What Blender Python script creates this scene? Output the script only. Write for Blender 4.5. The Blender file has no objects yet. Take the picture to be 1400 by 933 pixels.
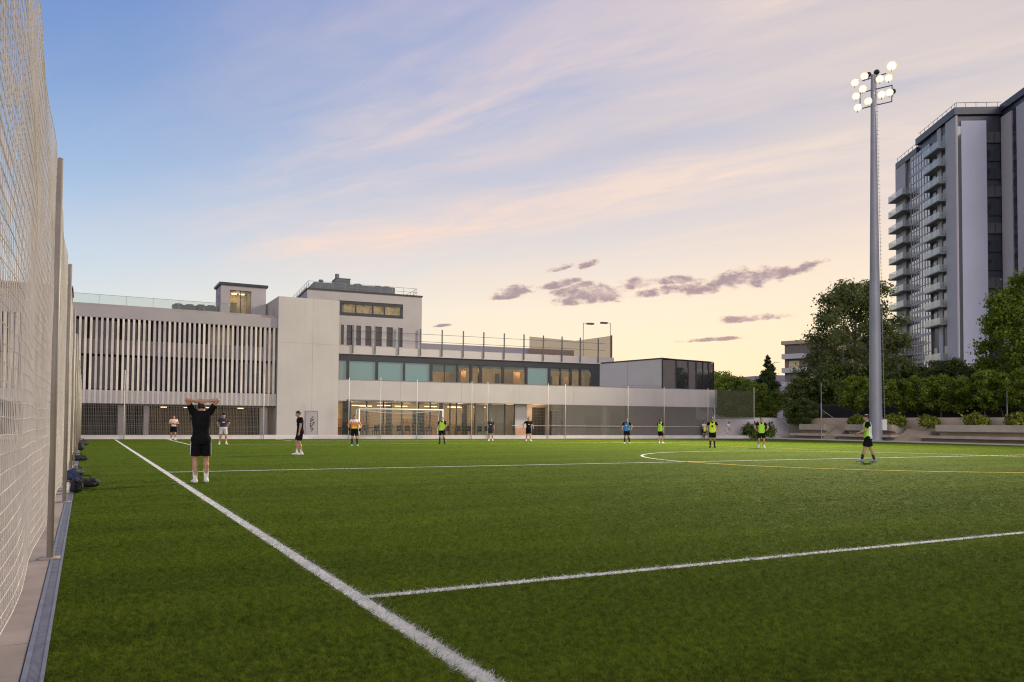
import bpy, math, random
import numpy as np
R = math.radians
random.seed(7); rng = np.random.default_rng(7)
sc = bpy.context.scene
COL = sc.collection

# ------------------------------------------------------------------ camera
FPX, CAMH, PITCH, ROLL = 1094.0, 1.35, R(1.9), R(0.44)
YAW = math.atan(583 / FPX)
PY0 = 579.1 - FPX * math.tan(PITCH)
FW = np.array([math.sin(YAW) * math.cos(PITCH), math.cos(YAW) * math.cos(PITCH), math.sin(PITCH)])
_r0 = np.array([math.cos(YAW), -math.sin(YAW), 0.0]); _u0 = np.cross(_r0, FW)
RT = _r0 * math.cos(ROLL) + _u0 * math.sin(ROLL)
UP = np.cross(RT, FW)
CAM = np.array([0, 0, CAMH])
from mathutils import Matrix, Vector
cd = bpy.data.cameras.new('camera'); cam = bpy.data.objects.new('camera', cd); COL.objects.link(cam)
cam.matrix_world = Matrix(((RT[0], UP[0], -FW[0], CAM[0]), (RT[1], UP[1], -FW[1], CAM[1]), (RT[2], UP[2], -FW[2], CAM[2]), (0, 0, 0, 1)))
cd.sensor_fit = 'HORIZONTAL'; cd.sensor_width = 36.0; cd.lens = 36.0 * FPX / 1400
cd.shift_y = (PY0 - 466.5) / 1400; cd.clip_start = 0.05; cd.clip_end = 6000
sc.camera = cam

def ray(x, y): return FW + RT * (x - 700) / FPX - UP * (y - PY0) / FPX
def gr(x, y, z=0.0):
    d = ray(x, y); return CAM + d * ((z - CAMH) / d[2])
def pl(x, y, P, u):
    """survey helper: distance along u and height where the sight line meets the upright plane through P along u"""
    d = ray(x, y); n = np.array([u[1], -u[0]])
    t = ((P[0] - CAM[0]) * n[0] + (P[1] - CAM[1]) * n[1]) / (d[0] * n[0] + d[1] * n[1])
    p = CAM + d * t
    return (p[0] - P[0]) * u[0] + (p[1] - P[1]) * u[1], p[2]

# ------------------------------------------------------------------ render look
sc.view_settings.view_transform = 'Standard'; sc.view_settings.look = 'None'
sc.view_settings.exposure = 0.0; sc.view_settings.gamma = 1.0
sc.view_settings.use_curve_mapping = False
sc.render.engine = 'CYCLES'
sc.cycles.use_denoising = True; sc.cycles.denoising_prefilter = 'NONE'; sc.cycles.pixel_filter_type = 'BLACKMAN_HARRIS'; sc.cycles.filter_width = 1.15
sc.cycles.max_bounces = 6; sc.cycles.transparent_max_bounces = 24
sc.cycles.sample_clamp_indirect = 4.0

def lin(r, g, b):
    f = lambda c: (c / 255 / 12.92) if c / 255 <= 0.04045 else ((c / 255 + 0.055) / 1.055) ** 2.4
    return (f(r), f(g), f(b), 1.0)

# ------------------------------------------------------------------ sky
SUN_AZ = 40.0
w = bpy.data.worlds.new('World'); sc.world = w; w.use_nodes = True
nt = w.node_tree; N = nt.nodes; L = nt.links
for n in list(N): N.remove(n)
class G:
    """tiny node-graph helper"""
    def __init__(s, nt): s.nt = nt
    def _in(s, sock, v):
        if hasattr(v, 'is_output') or isinstance(v, bpy.types.NodeSocket): s.nt.links.new(v, sock)
        else: sock.default_value = v
    def m(s, op, a, b=0.0, c=0.0, clamp=False):
        n = s.nt.nodes.new('ShaderNodeMath'); n.operation = op; n.use_clamp = clamp
        s._in(n.inputs[0], a); s._in(n.inputs[1], b); s._in(n.inputs[2], c); return n.outputs[0]
    def mr(s, v, a, b, c=0.0, d=1.0, smooth=True):
        n = s.nt.nodes.new('ShaderNodeMapRange'); n.interpolation_type = 'SMOOTHSTEP' if smooth else 'LINEAR'
        s._in(n.inputs[0], v)
        for i, x in enumerate((a, b, c, d)): s._in(n.inputs[i + 1], x)
        return n.outputs[0]
    def mix(s, f, a, b, mode='MIX'):
        n = s.nt.nodes.new('ShaderNodeMix'); n.data_type = 'RGBA'; n.blend_type = mode
        s._in(n.inputs[0], f); s._in(n.inputs[6], a); s._in(n.inputs[7], b); return n.outputs[2]
    def ramp(s, v, stops):
        n = s.nt.nodes.new('ShaderNodeValToRGB'); e = n.color_ramp.elements
        while len(e) < len(stops): e.new(0.5)
        for el, (p, c) in zip(e, stops): el.position = p; el.color = c
        s._in(n.inputs[0], v); return n.outputs[0]
    def xyz(s, x, y, z=0.0):
        n = s.nt.nodes.new('ShaderNodeCombineXYZ')
        for i, v in enumerate((x, y, z)): s._in(n.inputs[i], v)
        return n.outputs[0]
    def noise(s, vec, scale, detail=4, rough=0.55, dist=0.0):
        n = s.nt.nodes.new('ShaderNodeTexNoise'); s._in(n.inputs['Vector'], vec)
        n.inputs['Scale'].default_value = scale; n.inputs['Detail'].default_value = detail
        n.inputs['Roughness'].default_value = rough; n.inputs['Distortion'].default_value = dist; return n.outputs[0]
g = G(nt)
tc = N.new('ShaderNodeTexCoord'); sep = N.new('ShaderNodeSeparateXYZ'); L.new(tc.outputs['Generated'], sep.inputs[0])
dx, dy, dz = sep.outputs
az = g.m('MULTIPLY', g.m('ARCTAN2', dx, dy), 180 / math.pi)
el = g.m('MULTIPLY', g.m('ARCSINE', dz), 180 / math.pi)
e01 = g.m('DIVIDE', el, 60.0, clamp=True)
def st(*a): return [(e / 60, lin(*c)) for e, c in a]
left = g.ramp(e01, st((0, (226, 226, 214)), (7, (222, 229, 229)), (11, (196, 214, 233)), (16, (158, 188, 226)), (21, (132, 164, 214)), (27, (110, 144, 205)), (45, (90, 118, 185))))
mid = g.ramp(e01, st((0, (252, 228, 190)), (4, (255, 238, 206)), (8, (250, 236, 216)), (12, (226, 220, 218)), (17, (192, 199, 220)), (23, (164, 180, 216)), (29, (152, 168, 210)), (45, (118, 134, 192))))
right = g.ramp(e01, st((0, (255, 226, 182)), (6, (255, 236, 202)), (10, (253, 233, 210)), (14, (234, 218, 210)), (19, (214, 206, 209)), (25, (208, 199, 204)), (45, (150, 150, 192))))
back = g.ramp(e01, st((0, (228, 208, 198)), (10, (228, 212, 206)), (25, (206, 202, 212)), (45, (158, 166, 202))))
c = g.mix(g.mr(az, -6, 30), left, mid)
c = g.mix(g.mr(az, 26, 60), c, right)
off = g.m('ABSOLUTE', g.m('SUBTRACT', az, 28.0))
off = g.m('MINIMUM', off, g.m('SUBTRACT', 360.0, off))
c = g.mix(g.mr(off, 50, 115), c, back)
# high streaky cloud sheet, seen on a plane far overhead
zz = g.m('MAXIMUM', dz, 0.06)
px_, py_ = g.m('DIVIDE', dx, zz), g.m('DIVIDE', dy, zz)
al = g.m('ADD', g.m('MULTIPLY', px_, 0.40), g.m('MULTIPLY', py_, -0.915))
ac = g.m('ADD', g.m('MULTIPLY', px_, 0.915), g.m('MULTIPLY', py_, 0.40))
warp = g.noise(g.xyz(g.m('MULTIPLY', al, 0.5), ac, 3.0), 1.2, 3, 0.5)
ac2 = g.m('ADD', ac, g.m('MULTIPLY', g.m('SUBTRACT', warp, 0.5), 0.55))
sheet = g.noise(g.xyz(g.m('MULTIPLY', al, 0.30), g.m('MULTIPLY', ac2, 1.15), 1.7), 1.6, 6, 0.60)
fine = g.noise(g.xyz(g.m('MULTIPLY', al, 0.9), g.m('MULTIPLY', ac2, 2.6), 5.2), 2.2, 5, 0.62)
def bump(v, c0, wd):
    d = g.m('DIVIDE', g.m('SUBTRACT', v, c0), wd); return g.m('EXPONENT', g.m('MULTIPLY', g.m('MULTIPLY', d, d), -1.0))
bands = g.m('ADD', g.m('MULTIPLY', bump(ac2, 1.80, 0.27), 0.75), g.m('MULTIPLY', bump(ac2, 2.90, 0.40), 1.0))
bands = g.m('ADD', bands, g.m('MULTIPLY', bump(ac2, 2.30, 0.16), 0.35))
bands = g.m('ADD', bands, g.m('MULTIPLY', bump(ac2, 1.30, 0.15), 0.30))
dens = g.m('ADD', g.m('MULTIPLY', bands, g.mr(fine, 0.1, 0.85)), g.mr(sheet, 0.42, 0.78, 0.0, 0.75))
dens = g.m('MULTIPLY', dens, g.mr(el, 6.5, 13.0))
dens = g.m('MULTIPLY', dens, g.mr(az, 0.0, 22.0, 0.12, 1.0))
dens = g.m('MULTIPLY', dens, 0.92, clamp=True)
pink = g.ramp(e01, st((6, (255, 232, 204)), (12, (251, 222, 206)), (18, (236, 216, 210)), (28, (214, 200, 210))))
pinkr = g.ramp(e01, st((6, (255, 234, 204)), (14, (250, 228, 210)), (22, (240, 221, 208)), (28, (232, 215, 206))))
c = g.mix(dens, c, g.mix(g.mr(az, 25, 55), pink, pinkr))
grey = g.m('MULTIPLY', g.m('MULTIPLY', bump(ac2, 2.48, 0.22), g.mr(az, 15, 45)), 0.55)
c = g.mix(g.m('MULTIPLY', grey, g.mr(fine, 0.3, 0.7)), c, lin(178, 184, 206))
# small dusky clouds low over the roofs
CL = [(33.8, 9.05, 3.0, 0.95, .07), (36.5, 9.75, 2.2, .55, .06), (39.4, 10.0, 2.4, .40, .03), (39.0, 9.25, 2.6, .50, .07), (41.6, 9.35, 2.8, .75, .08), (44.0, 9.75, 3.0, .95, .10), (46.6, 10.2, 2.6, .60, .14), (48.0, 10.5, 1.6, .40, .25),
      (28.6, 9.4, 1.9, .50, .12), (27.6, 9.0, 1.4, .30, .10), (31.4, 11.0, 1.1, .32, .20), (33.4, 11.2, 1.0, .32, .28), (31.4, 9.85, 1.5, .38, .18), (33.0, 9.8, 1.1, .3, .15), (45.0, 7.25, 2.8, .34, .05), (42.2, 5.9, 2.4, .20, .04), (23.0, 6.9, .7, .13, .10)]
squash = N.new('ShaderNodeMapping'); squash.inputs['Scale'].default_value = (1, 1, 2.0); L.new(tc.outputs['Generated'], squash.inputs[0])
cn = g.noise(squash.outputs[0], 42.0, 7, 0.66, 0.25)
cn2 = g.noise(squash.outputs[0], 20.0, 3, 0.5)
mask = None
for a0, e0, wa, we, tilt in CL:
    da = g.m('SUBTRACT', az, a0); de = g.m('SUBTRACT', g.m('SUBTRACT', el, e0), g.m('MULTIPLY', da, tilt))
    qa = g.m('DIVIDE', da, wa); qe = g.m('MULTIPLY', g.m('MAXIMUM', de, g.m('MULTIPLY', de, -1.9)), 1.0 / we)
    r2 = g.m('ADD', g.m('MULTIPLY', qa, qa), g.m('MULTIPLY', qe, qe))
    v = g.m('SUBTRACT', 1.0, r2)
    mask = v if mask is None else g.m('MAXIMUM', mask, v)
cv = g.m('ADD', mask, g.m('MULTIPLY', g.m('SUBTRACT', g.m('ADD', g.m('MULTIPLY', cn, 1.5), g.m('MULTIPLY', cn2, 0.8)), 1.15), 3.0))
core = g.mr(cv, -0.15, 0.95)
c = g.mix(g.m('MULTIPLY', g.mr(cv, -0.9, 0.3), 0.25), c, lin(250, 222, 198))
c = g.mix(g.m('MULTIPLY', core, 0.94), c, g.mix(g.mr(cn, 0.38, 0.60), lin(196, 174, 176), lin(160, 142, 154)))
# below the horizon
c = g.mix(g.mr(el, -2.0, -0.2), lin(120, 118, 110), c)
sky = N.new('ShaderNodeTexSky'); sky.sky_type = 'NISHITA'; sky.sun_disc = False
sky.sun_elevation = R(1.5); sky.sun_rotation = R(SUN_AZ)
c = g.mix(0.008, c, sky.outputs[0])
bg = N.new('ShaderNodeBackground'); L.new(c, bg.inputs[0]); bg.inputs[1].default_value = 1.0
out = N.new('ShaderNodeOutputWorld'); L.new(bg.outputs[0], out.inputs[0])

# added fill lamp standing in for bright sky behind the camera, lifts the facade
sl = bpy.data.lights.new('facade_fill', 'SUN'); sl.energy = 1.22; sl.angle = R(35); sl.color = (1.0, 0.915, 0.86)
so = bpy.data.objects.new('facade_fill', sl); COL.objects.link(so)
so.rotation_euler = Vector((0.30, 0.86, -0.26)).to_track_quat('-Z', 'Y').to_euler()

# ------------------------------------------------------------------ materials
def mat(name, col, rough=0.7, var=0.12, scale=3.0, bump_=0.0, metal=0.0, spec=0.4, col2=None, stretch=None, stain=0.0):
    m = bpy.data.materials.new(name); m.use_nodes = True; t = m.node_tree; b = t.nodes['Principled BSDF']; q = G(t)
    b.inputs['Roughness'].default_value = rough; b.inputs['Metallic'].default_value = metal; b.inputs['Specular IOR Level'].default_value = spec
    cc = t.nodes.new('ShaderNodeTexCoord'); vec = cc.outputs['Object']
    if stretch:
        mp = t.nodes.new('ShaderNodeMapping'); mp.inputs['Scale'].default_value = stretch; t.links.new(vec, mp.inputs[0]); vec = mp.outputs[0]
    base = tuple(col[:3]) + (1,)
    if var > 0:
        n = q.noise(vec, scale, 6, 0.6)
        lo = tuple(x * (1 - var) for x in base[:3]) + (1,); hi = tuple(min(1, x * (1 + var)) for x in (col2 or base)[:3]) + (1,)
        cc_ = q.ramp(n, [(0.3, lo), (0.7, hi)])
        if stain > 0:
            mp2 = t.nodes.new('ShaderNodeMapping'); mp2.inputs['Scale'].default_value = (1.6, 1.6, 0.18); t.links.new(cc.outputs['Object'], mp2.inputs[0])
            n2 = q.noise(mp2.outputs[0], 1.1, 5, 0.6)
            cc_ = q.mix(q.mr(n2, 0.5, 0.8, 0, stain), cc_, tuple(x * 0.6 for x in base[:3]) + (1,))
        t.links.new(cc_, b.inputs['Base Color'])
        if bump_ > 0:
            bn = t.nodes.new('ShaderNodeBump'); bn.inputs['Strength'].default_value = bump_; bn.inputs['Distance'].default_value = 0.02
            t.links.new(n, bn.inputs['Height']); t.links.new(bn.outputs[0], b.inputs['Normal'])
    else: b.inputs['Base Color'].default_value = base
    return m
def emit(name, col, s):
    m = bpy.data.materials.new(name); m.use_nodes = True; b = m.node_tree.nodes['Principled BSDF']
    b.inputs['Base Color'].default_value = (*col[:3], 1); b.inputs['Emission Color'].default_value = (*col[:3], 1); b.inputs['Emission Strength'].default_value = s
    return m
def glass(name, tint, clear, refl=0.16, rough=0.02):
    """window glass: see-through part, tinted body, mirror part"""
    m = bpy.data.materials.new(name); m.use_nodes = True; t = m.node_tree; q = G(t)
    b = t.nodes['Principled BSDF']; b.inputs['Base Color'].default_value = (*tint, 1); b.inputs['Roughness'].default_value = 0.25
    tr = t.nodes.new('ShaderNodeBsdfTransparent'); tr.inputs[0].default_value = (0.92, 0.95, 0.93, 1)
    gl = t.nodes.new('ShaderNodeBsdfGlossy'); gl.inputs['Roughness'].default_value = rough
    a = t.nodes.new('ShaderNodeMixShader'); a.inputs[0].default_value = clear; t.links.new(b.outputs[0], a.inputs[1]); t.links.new(tr.outputs[0], a.inputs[2])
    lw = t.nodes.new('ShaderNodeLayerWeight'); lw.inputs[0].default_value = 0.25
    k = q.m('ADD', q.m('MULTIPLY', lw.outputs['Facing'], 0.25), refl, clamp=True)
    z = t.nodes.new('ShaderNodeMixShader'); t.links.new(k, z.inputs[0]); t.links.new(a.outputs[0], z.inputs[1]); t.links.new(gl.outputs[0], z.inputs[2])
    t.links.new(z.outputs[0], t.nodes['Material Output'].inputs[0]); return m
def leafmat(name, dark, light, trans=0.3, patch=0.6, patch2=None, stretch=None):
    m = bpy.data.materials.new(name); m.use_nodes = True; t = m.node_tree; q = G(t)
    for n in list(t.nodes):
        if n.type != 'OUTPUT_MATERIAL': t.nodes.remove(n)
    ge = t.nodes.new('ShaderNodeNewGeometry'); cc = t.nodes.new('ShaderNodeTexCoord')
    vec = cc.outputs['Object']
    if stretch:
        mp = t.nodes.new('ShaderNodeMapping'); mp.inputs['Scale'].default_value = stretch; t.links.new(vec, mp.inputs[0]); vec = mp.outputs[0]
    n = q.noise(vec, patch if not stretch else 1.0, 4, 0.55)
    k = q.m('ADD', q.m('MULTIPLY', ge.outputs['Random Per Island'], 0.55), q.m('MULTIPLY', q.mr(n, 0.3, 0.7), 0.45))
    if patch2:
        n2 = q.noise(cc.outputs['Object'], patch2, 4, 0.7)
        k = q.m('ADD', q.m('MULTIPLY', k, 0.45), q.m('MULTIPLY', q.mr(n2, 0.33, 0.67), 0.55))
    col = q.ramp(k, [(0.0, (*dark, 1)), (1.0, (*light, 1))])
    d = t.nodes.new('ShaderNodeBsdfDiffuse'); tr = t.nodes.new('ShaderNodeBsdfTranslucent'); t.links.new(col, d.inputs[0]); t.links.new(col, tr.inputs[0])
    mx = t.nodes.new('ShaderNodeMixShader'); mx.inputs[0].default_value = trans; t.links.new(d.outputs[0], mx.inputs[1]); t.links.new(tr.outputs[0], mx.inputs[2])
    o = [n for n in t.nodes if n.type == 'OUTPUT_MATERIAL'][0]; t.links.new(mx.outputs[0], o.inputs[0]); return m

M = {}
M['concrete'] = mat('smooth_concrete', (0.425, 0.398, 0.400), 0.75, 0.06, 0.35, 0.05, stain=0.2)
M['band'] = mat('white_render', (0.425, 0.394, 0.398), 0.75, 0.05, 0.4, 0.03, stain=0.2)
M['lilac'] = mat('grey_lilac_render', (0.31, 0.285, 0.305), 0.7, 0.06, 0.5, 0.03, stain=0.10)
M['fin'] = mat('fin_aluminium', (0.51, 0.465, 0.455), 0.5, 0.16, 0.9)
M['dark'] = mat('dark_cladding', (0.028, 0.032, 0.04), 0.45, 0.15, 1.0)
M['frame'] = mat('dark_frame', (0.03, 0.032, 0.036), 0.4, 0.1, 2.0)
M['void'] = mat('dark_interior', (0.025, 0.022, 0.022), 0.8, 0.2, 1.0)
M['ablock'] = mat('grey_block_render', (0.17, 0.15, 0.16), 0.7, 0.1, 0.3)
M['slab'] = mat('slab_edge', (0.30, 0.265, 0.265), 0.7, 0.1, 1.0)
M['roofm'] = mat('roof_metal', (0.09, 0.10, 0.12), 0.5, 0.15, 1.0)
M['pavil'] = mat('pavilion_metal', (0.34, 0.335, 0.36), 0.6, 0.05, 0.5, stain=0.06)
M['steel'] = mat('grey_steel', (0.22, 0.22, 0.24), 0.45, 0.12, 2.0, metal=0.4)
M['galv'] = mat('galvanised_steel', (0.26, 0.265, 0.32), 0.5, 0.16, 0.8, metal=0.15, stretch=(1, 1, 0.3))
M['white'] = mat('white_paint', (0.76, 0.74, 0.72), 0.45, 0.04, 2.0)
M['postwhite'] = mat('off_white_post', (0.56, 0.53, 0.50), 0.5, 0.06, 2.0)
M['postgrey'] = mat('grey_painted_post', (0.30, 0.265, 0.225), 0.5, 0.12, 3.0)
M['net'] = mat('beige_net_cord', (0.62, 0.565, 0.51), 0.85, 0.15, 6.0)
M['net2'] = mat('brown_net_cord', (0.48, 0.435, 0.395), 0.85, 0.15, 6.0)
M['netwhite'] = mat('white_net_cord', (0.55, 0.54, 0.52), 0.8, 0.05, 6.0)
M['netfine'] = mat('grey_wire', (0.20, 0.18, 0.165), 0.6, 0.05, 6.0)
M['paving'] = mat('concrete_paving', (0.30, 0.235, 0.195), 0.85, 0.22, 1.6, 0.3, stain=0.2)
M['kerb'] = mat('pale_kerb', (0.56, 0.52, 0.53), 0.7, 0.08, 1.2, 0.1)
M['terrwall'] = mat('tan_wall', (0.50, 0.41, 0.31), 0.85, 0.12, 0.9, 0.2, stain=0.2)
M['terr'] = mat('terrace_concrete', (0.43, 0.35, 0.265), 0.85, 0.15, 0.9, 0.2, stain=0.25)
M['terr2'] = mat('terrace_slab', (0.43, 0.375, 0.31), 0.8, 0.14, 0.9, 0.2, stain=0.3)
M['earth'] = mat('bare_earth', (0.12, 0.11, 0.075), 0.95, 0.3, 0.6, 0.3, col2=(0.10, 0.13, 0.06))
M['hill'] = mat('far_hill', (0.22, 0.18, 0.19), 0.95, 0.15, 0.02)
M['bark'] = mat('bark', (0.10, 0.08, 0.06), 0.9, 0.3, 4.0, 0.4)
M['line'] = mat('white_turf', (0.62, 0.61, 0.60), 0.9, 0.15, 30.0)
M['yline'] = mat('yellow_turf', (0.55, 0.42, 0.03), 0.9, 0.15, 30.0)
M['drain'] = mat('drain_metal', (0.19, 0.195, 0.235), 0.5, 0.2, 8.0, 0.1, metal=0.2)
M['black'] = mat('black_cloth', (0.007, 0.007, 0.009), 0.9, 0.3, 9.0, 0.2, spec=0.12)
M['towerwhite'] = mat('tower_render', (0.50, 0.51, 0.64), 0.7, 0.05, 0.15, stain=0.05)
M['towerwhite2'] = mat('tower_side_render', (0.50, 0.48, 0.51), 0.7, 0.05, 0.15, stain=0.05)
M['towerdark'] = mat('tower_dark_panel', (0.045, 0.05, 0.075), 0.3, 0.2, 0.5)
M['balcslab'] = mat('balcony_slab', (0.30, 0.28, 0.28), 0.7, 0.1, 1.0)
M['brick'] = mat('brown_brick', (0.22, 0.15, 0.12), 0.85, 0.15, 1.0, 0.1)
M['umber'] = mat('umber_panel', (0.10, 0.07, 0.04), 0.7, 0.5, 0.9)
M['wood'] = mat('warm_wood', (0.42, 0.24, 0.11), 0.5, 0.2, 3.0, stretch=(1, 1, 6))
M['plaster'] = mat('cream_plaster', (0.60, 0.50, 0.36), 0.8, 0.06, 1.0)
M['floorin'] = mat('hall_floor', (0.22, 0.17, 0.12), 0.3, 0.1, 1.0)
M['warmlamp'] = emit('warm_lamp', (1.0, 0.70, 0.36), 4.0)
M['floodrim'] = emit('flood_glare_rim', (1.0, 0.80, 0.52), 0.50)  # weak outer glow, stands for glare around the lens
M['floodmid'] = emit('flood_glare_mid', (1.0, 0.90, 0.68), 1.1)  # middle step of the same glare
M['flood'] = emit('flood_lens', (1.0, 0.93, 0.80), 3.0)
M['gclear'] = glass('clear_glass', (0.03, 0.05, 0.05), 0.80, 0.05)
M['gteal'] = glass('teal_sky_blind_glass', (0.085, 0.20, 0.21), 0.0, 0.17, 0.08)  # teal of reflected sky put into the tint of the blinded panes
M['gdark'] = glass('dark_glass', (0.018, 0.02, 0.026), 0.0, 0.07)
M['gtower'] = glass('tower_glass', (0.012, 0.016, 0.03), 0.0, 0.055, 0.05)
M['gblind'] = glass('blind_behind_glass', (0.075, 0.075, 0.085), 0.0, 0.055, 0.05)
M['gcurtain'] = glass('curtain_glass', (0.05, 0.06, 0.07), 0.0, 0.42, 0.05)
M['gbalc'] = glass('balcony_glass', (0.42, 0.50, 0.49), 0.74, 0.10, 0.1)
M['grail'] = glass('railing_glass', (0.30, 0.30, 0.31), 0.93, 0.02, 0.1)
def meshmat(name, col, alpha):
    m = bpy.data.materials.new(name); m.use_nodes = True; b = m.node_tree.nodes['Principled BSDF']
    b.inputs['Base Color'].default_value = (*col, 1); b.inputs['Alpha'].default_value = alpha; b.inputs['Roughness'].default_value = 0.9
    return m
M['screen'] = meshmat('grey_windscreen', (0.16, 0.145, 0.14), 0.55)
M['gscreen'] = meshmat('dark_green_windscreen', (0.075, 0.08, 0.045), 0.38)
M['brownscreen'] = meshmat('brown_windscreen', (0.28, 0.20, 0.14), 0.5)
M['goalnet'] = meshmat('goal_net', (0.75, 0.74, 0.72), 0.16)
M['leafbig'] = leafmat('leaf_big', (0.060, 0.078, 0.028), (0.30, 0.33, 0.12), 0.5, 0.35)
M['leafrow'] = leafmat('leaf_row', (0.065, 0.105, 0.016), (0.33, 0.41, 0.065), 0.5, 0.7)
M['leafdark'] = leafmat('leaf_dark', (0.038, 0.06, 0.02), (0.20, 0.25, 0.07), 0.35, 0.5)
M['leafcyp'] = leafmat('leaf_cypress', (0.022, 0.038, 0.016), (0.10, 0.125, 0.045), 0.3, 0.6)
M['leafshrub'] = leafmat('leaf_shrub', (0.09, 0.12, 0.018), (0.38, 0.41, 0.075), 0.35, 1.5)
M['blade'] = leafmat('turf_blade', (0.020, 0.036, 0.013), (0.205, 0.272, 0.026), 0.28, 0.22, 18.0, (0.10, 0.75, 1))
M['bladew'] = leafmat('white_turf_blade', (0.38, 0.37, 0.37), (0.82, 0.80, 0.77), 0.2, 0.8)
M['bladey'] = leafmat('yellow_turf_blade', (0.46, 0.33, 0.01), (0.80, 0.56, 0.02), 0.2, 0.8)

# ------------------------------------------------------------------ mesh helpers
class MB:
    def __init__(s, T=None): s.v = []; s.f = []; s.T = T
    def add(s, vs, fs):
        o = len(s.v)
        for p in vs:
            p = tuple(float(q) for q in p)
            s.v.append(s.T(*p) if s.T else p)
        s.f += [tuple(i + o for i in f) for f in fs]
    def box(s, x0, x1, y0, y1, z0, z1):
        s.add([(x0, y0, z0), (x1, y0, z0), (x1, y1, z0), (x0, y1, z0), (x0, y0, z1), (x1, y0, z1), (x1, y1, z1), (x0, y1, z1)],
              [(0, 3, 2, 1), (4, 5, 6, 7), (0, 1, 5, 4), (1, 2, 6, 5), (2, 3, 7, 6), (3, 0, 4, 7)]); return s
    def prism(s, pts, z0, z1):
        n = len(pts)
        z0s = z0 if hasattr(z0, '__len__') else [z0] * n; z1s = z1 if hasattr(z1, '__len__') else [z1] * n
        s.add([(p[0], p[1], z) for p, z in zip(pts, z0s)] + [(p[0], p[1], z) for p, z in zip(pts, z1s)],
              [tuple(range(n - 1, -1, -1)), tuple(range(n, 2 * n))] + [(i, (i + 1) % n, n + (i + 1) % n, n + i) for i in range(n)]); return s
    def tube(s, a, b, ra, rb=None, n=8, cap=True):
        rb = ra if rb is None else rb
        a = np.array(a, float); b = np.array(b, float); d = b - a; d = d / (np.linalg.norm(d) + 1e-9)
        h = np.array([1, 0, 0]) if abs(d[2]) > 0.9 else np.array([0, 0, 1.0])
        u = np.cross(d, h); u /= np.linalg.norm(u); v = np.cross(d, u)
        vs = [a + (u * math.cos(t) + v * math.sin(t)) * ra for t in np.arange(n) * 2 * math.pi / n] + [b + (u * math.cos(t) + v * math.sin(t)) * rb for t in np.arange(n) * 2 * math.pi / n]
        fs = [(i, n + i, n + (i + 1) % n, (i + 1) % n) for i in range(n)]
        if cap: fs += [tuple(range(n)), tuple(range(2 * n - 1, n - 1, -1))]
        s.add(vs, fs); return s
    def path(s, pts, r, n=6):
        for a, b in zip(pts[:-1], pts[1:]): s.tube(a, b, r, r, n)
        return s
    def quad(s, a, b, c, d): s.add([a, b, c, d], [(0, 1, 2, 3)]); return s
    def build(s, name, m, parent=None, smooth=False):
        me = bpy.data.meshes.new(name); me.from_pydata(s.v, [], s.f); me.materials.append(m)
        me.update()
        if smooth: me.shade_smooth()
        return link(name, me, parent)
def link(name, me, parent=None):
    o = bpy.data.objects.new(name, me); COL.objects.link(o)
    if parent is not None:
        o.parent = parent
        wl = parent.location.copy()
        if parent.type == 'EMPTY' and parent.get('_world'): o.location = -wl
    return o
def np_mesh(name, V, F, mats, midx=None, smooth=False):
    """V (n,3), F (m,k) fast mesh"""
    me = bpy.data.meshes.new(name); k = F.shape[1]
    me.vertices.add(len(V)); me.vertices.foreach_set('co', np.ascontiguousarray(V, np.float32).ravel())
    me.loops.add(F.size); me.loops.foreach_set('vertex_index', np.ascontiguousarray(F, np.int32).ravel())
    me.polygons.add(len(F)); me.polygons.foreach_set('loop_start', np.arange(0, F.size, k, dtype=np.int32))
    for m in mats: me.materials.append(m)
    if midx is not None: me.polygons.foreach_set('material_index', np.ascontiguousarray(midx, np.int32))
    me.update(calc_edges=True); me.validate()
    if smooth: me.shade_smooth()
    return me
def thing(name, loc, label, cat, group=None, world=True):
    """an Empty at the thing's base; with world=True its parts are given in world coordinates"""
    o = bpy.data.objects.new(name, None); COL.objects.link(o); o.location = tuple(float(q) for q in loc); o.empty_display_size = 0.2
    if world: o['_world'] = 1
    o['label'] = label; o['category'] = cat
    if group: o['group'] = group
    return o
def tag(o, label, cat, group=None):
    o['label'] = label; o['category'] = cat
    if group: o['group'] = group
    return o
def struct(o): o['kind'] = 'structure'; return o
def stuff(o): o['kind'] = 'stuff'; return o
def copy_tree(o, parent=None):
    c = o.copy(); COL.objects.link(c)
    if parent is not None: c.parent = parent
    for ch in list(o.children): copy_tree(ch, c)
    return c

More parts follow.
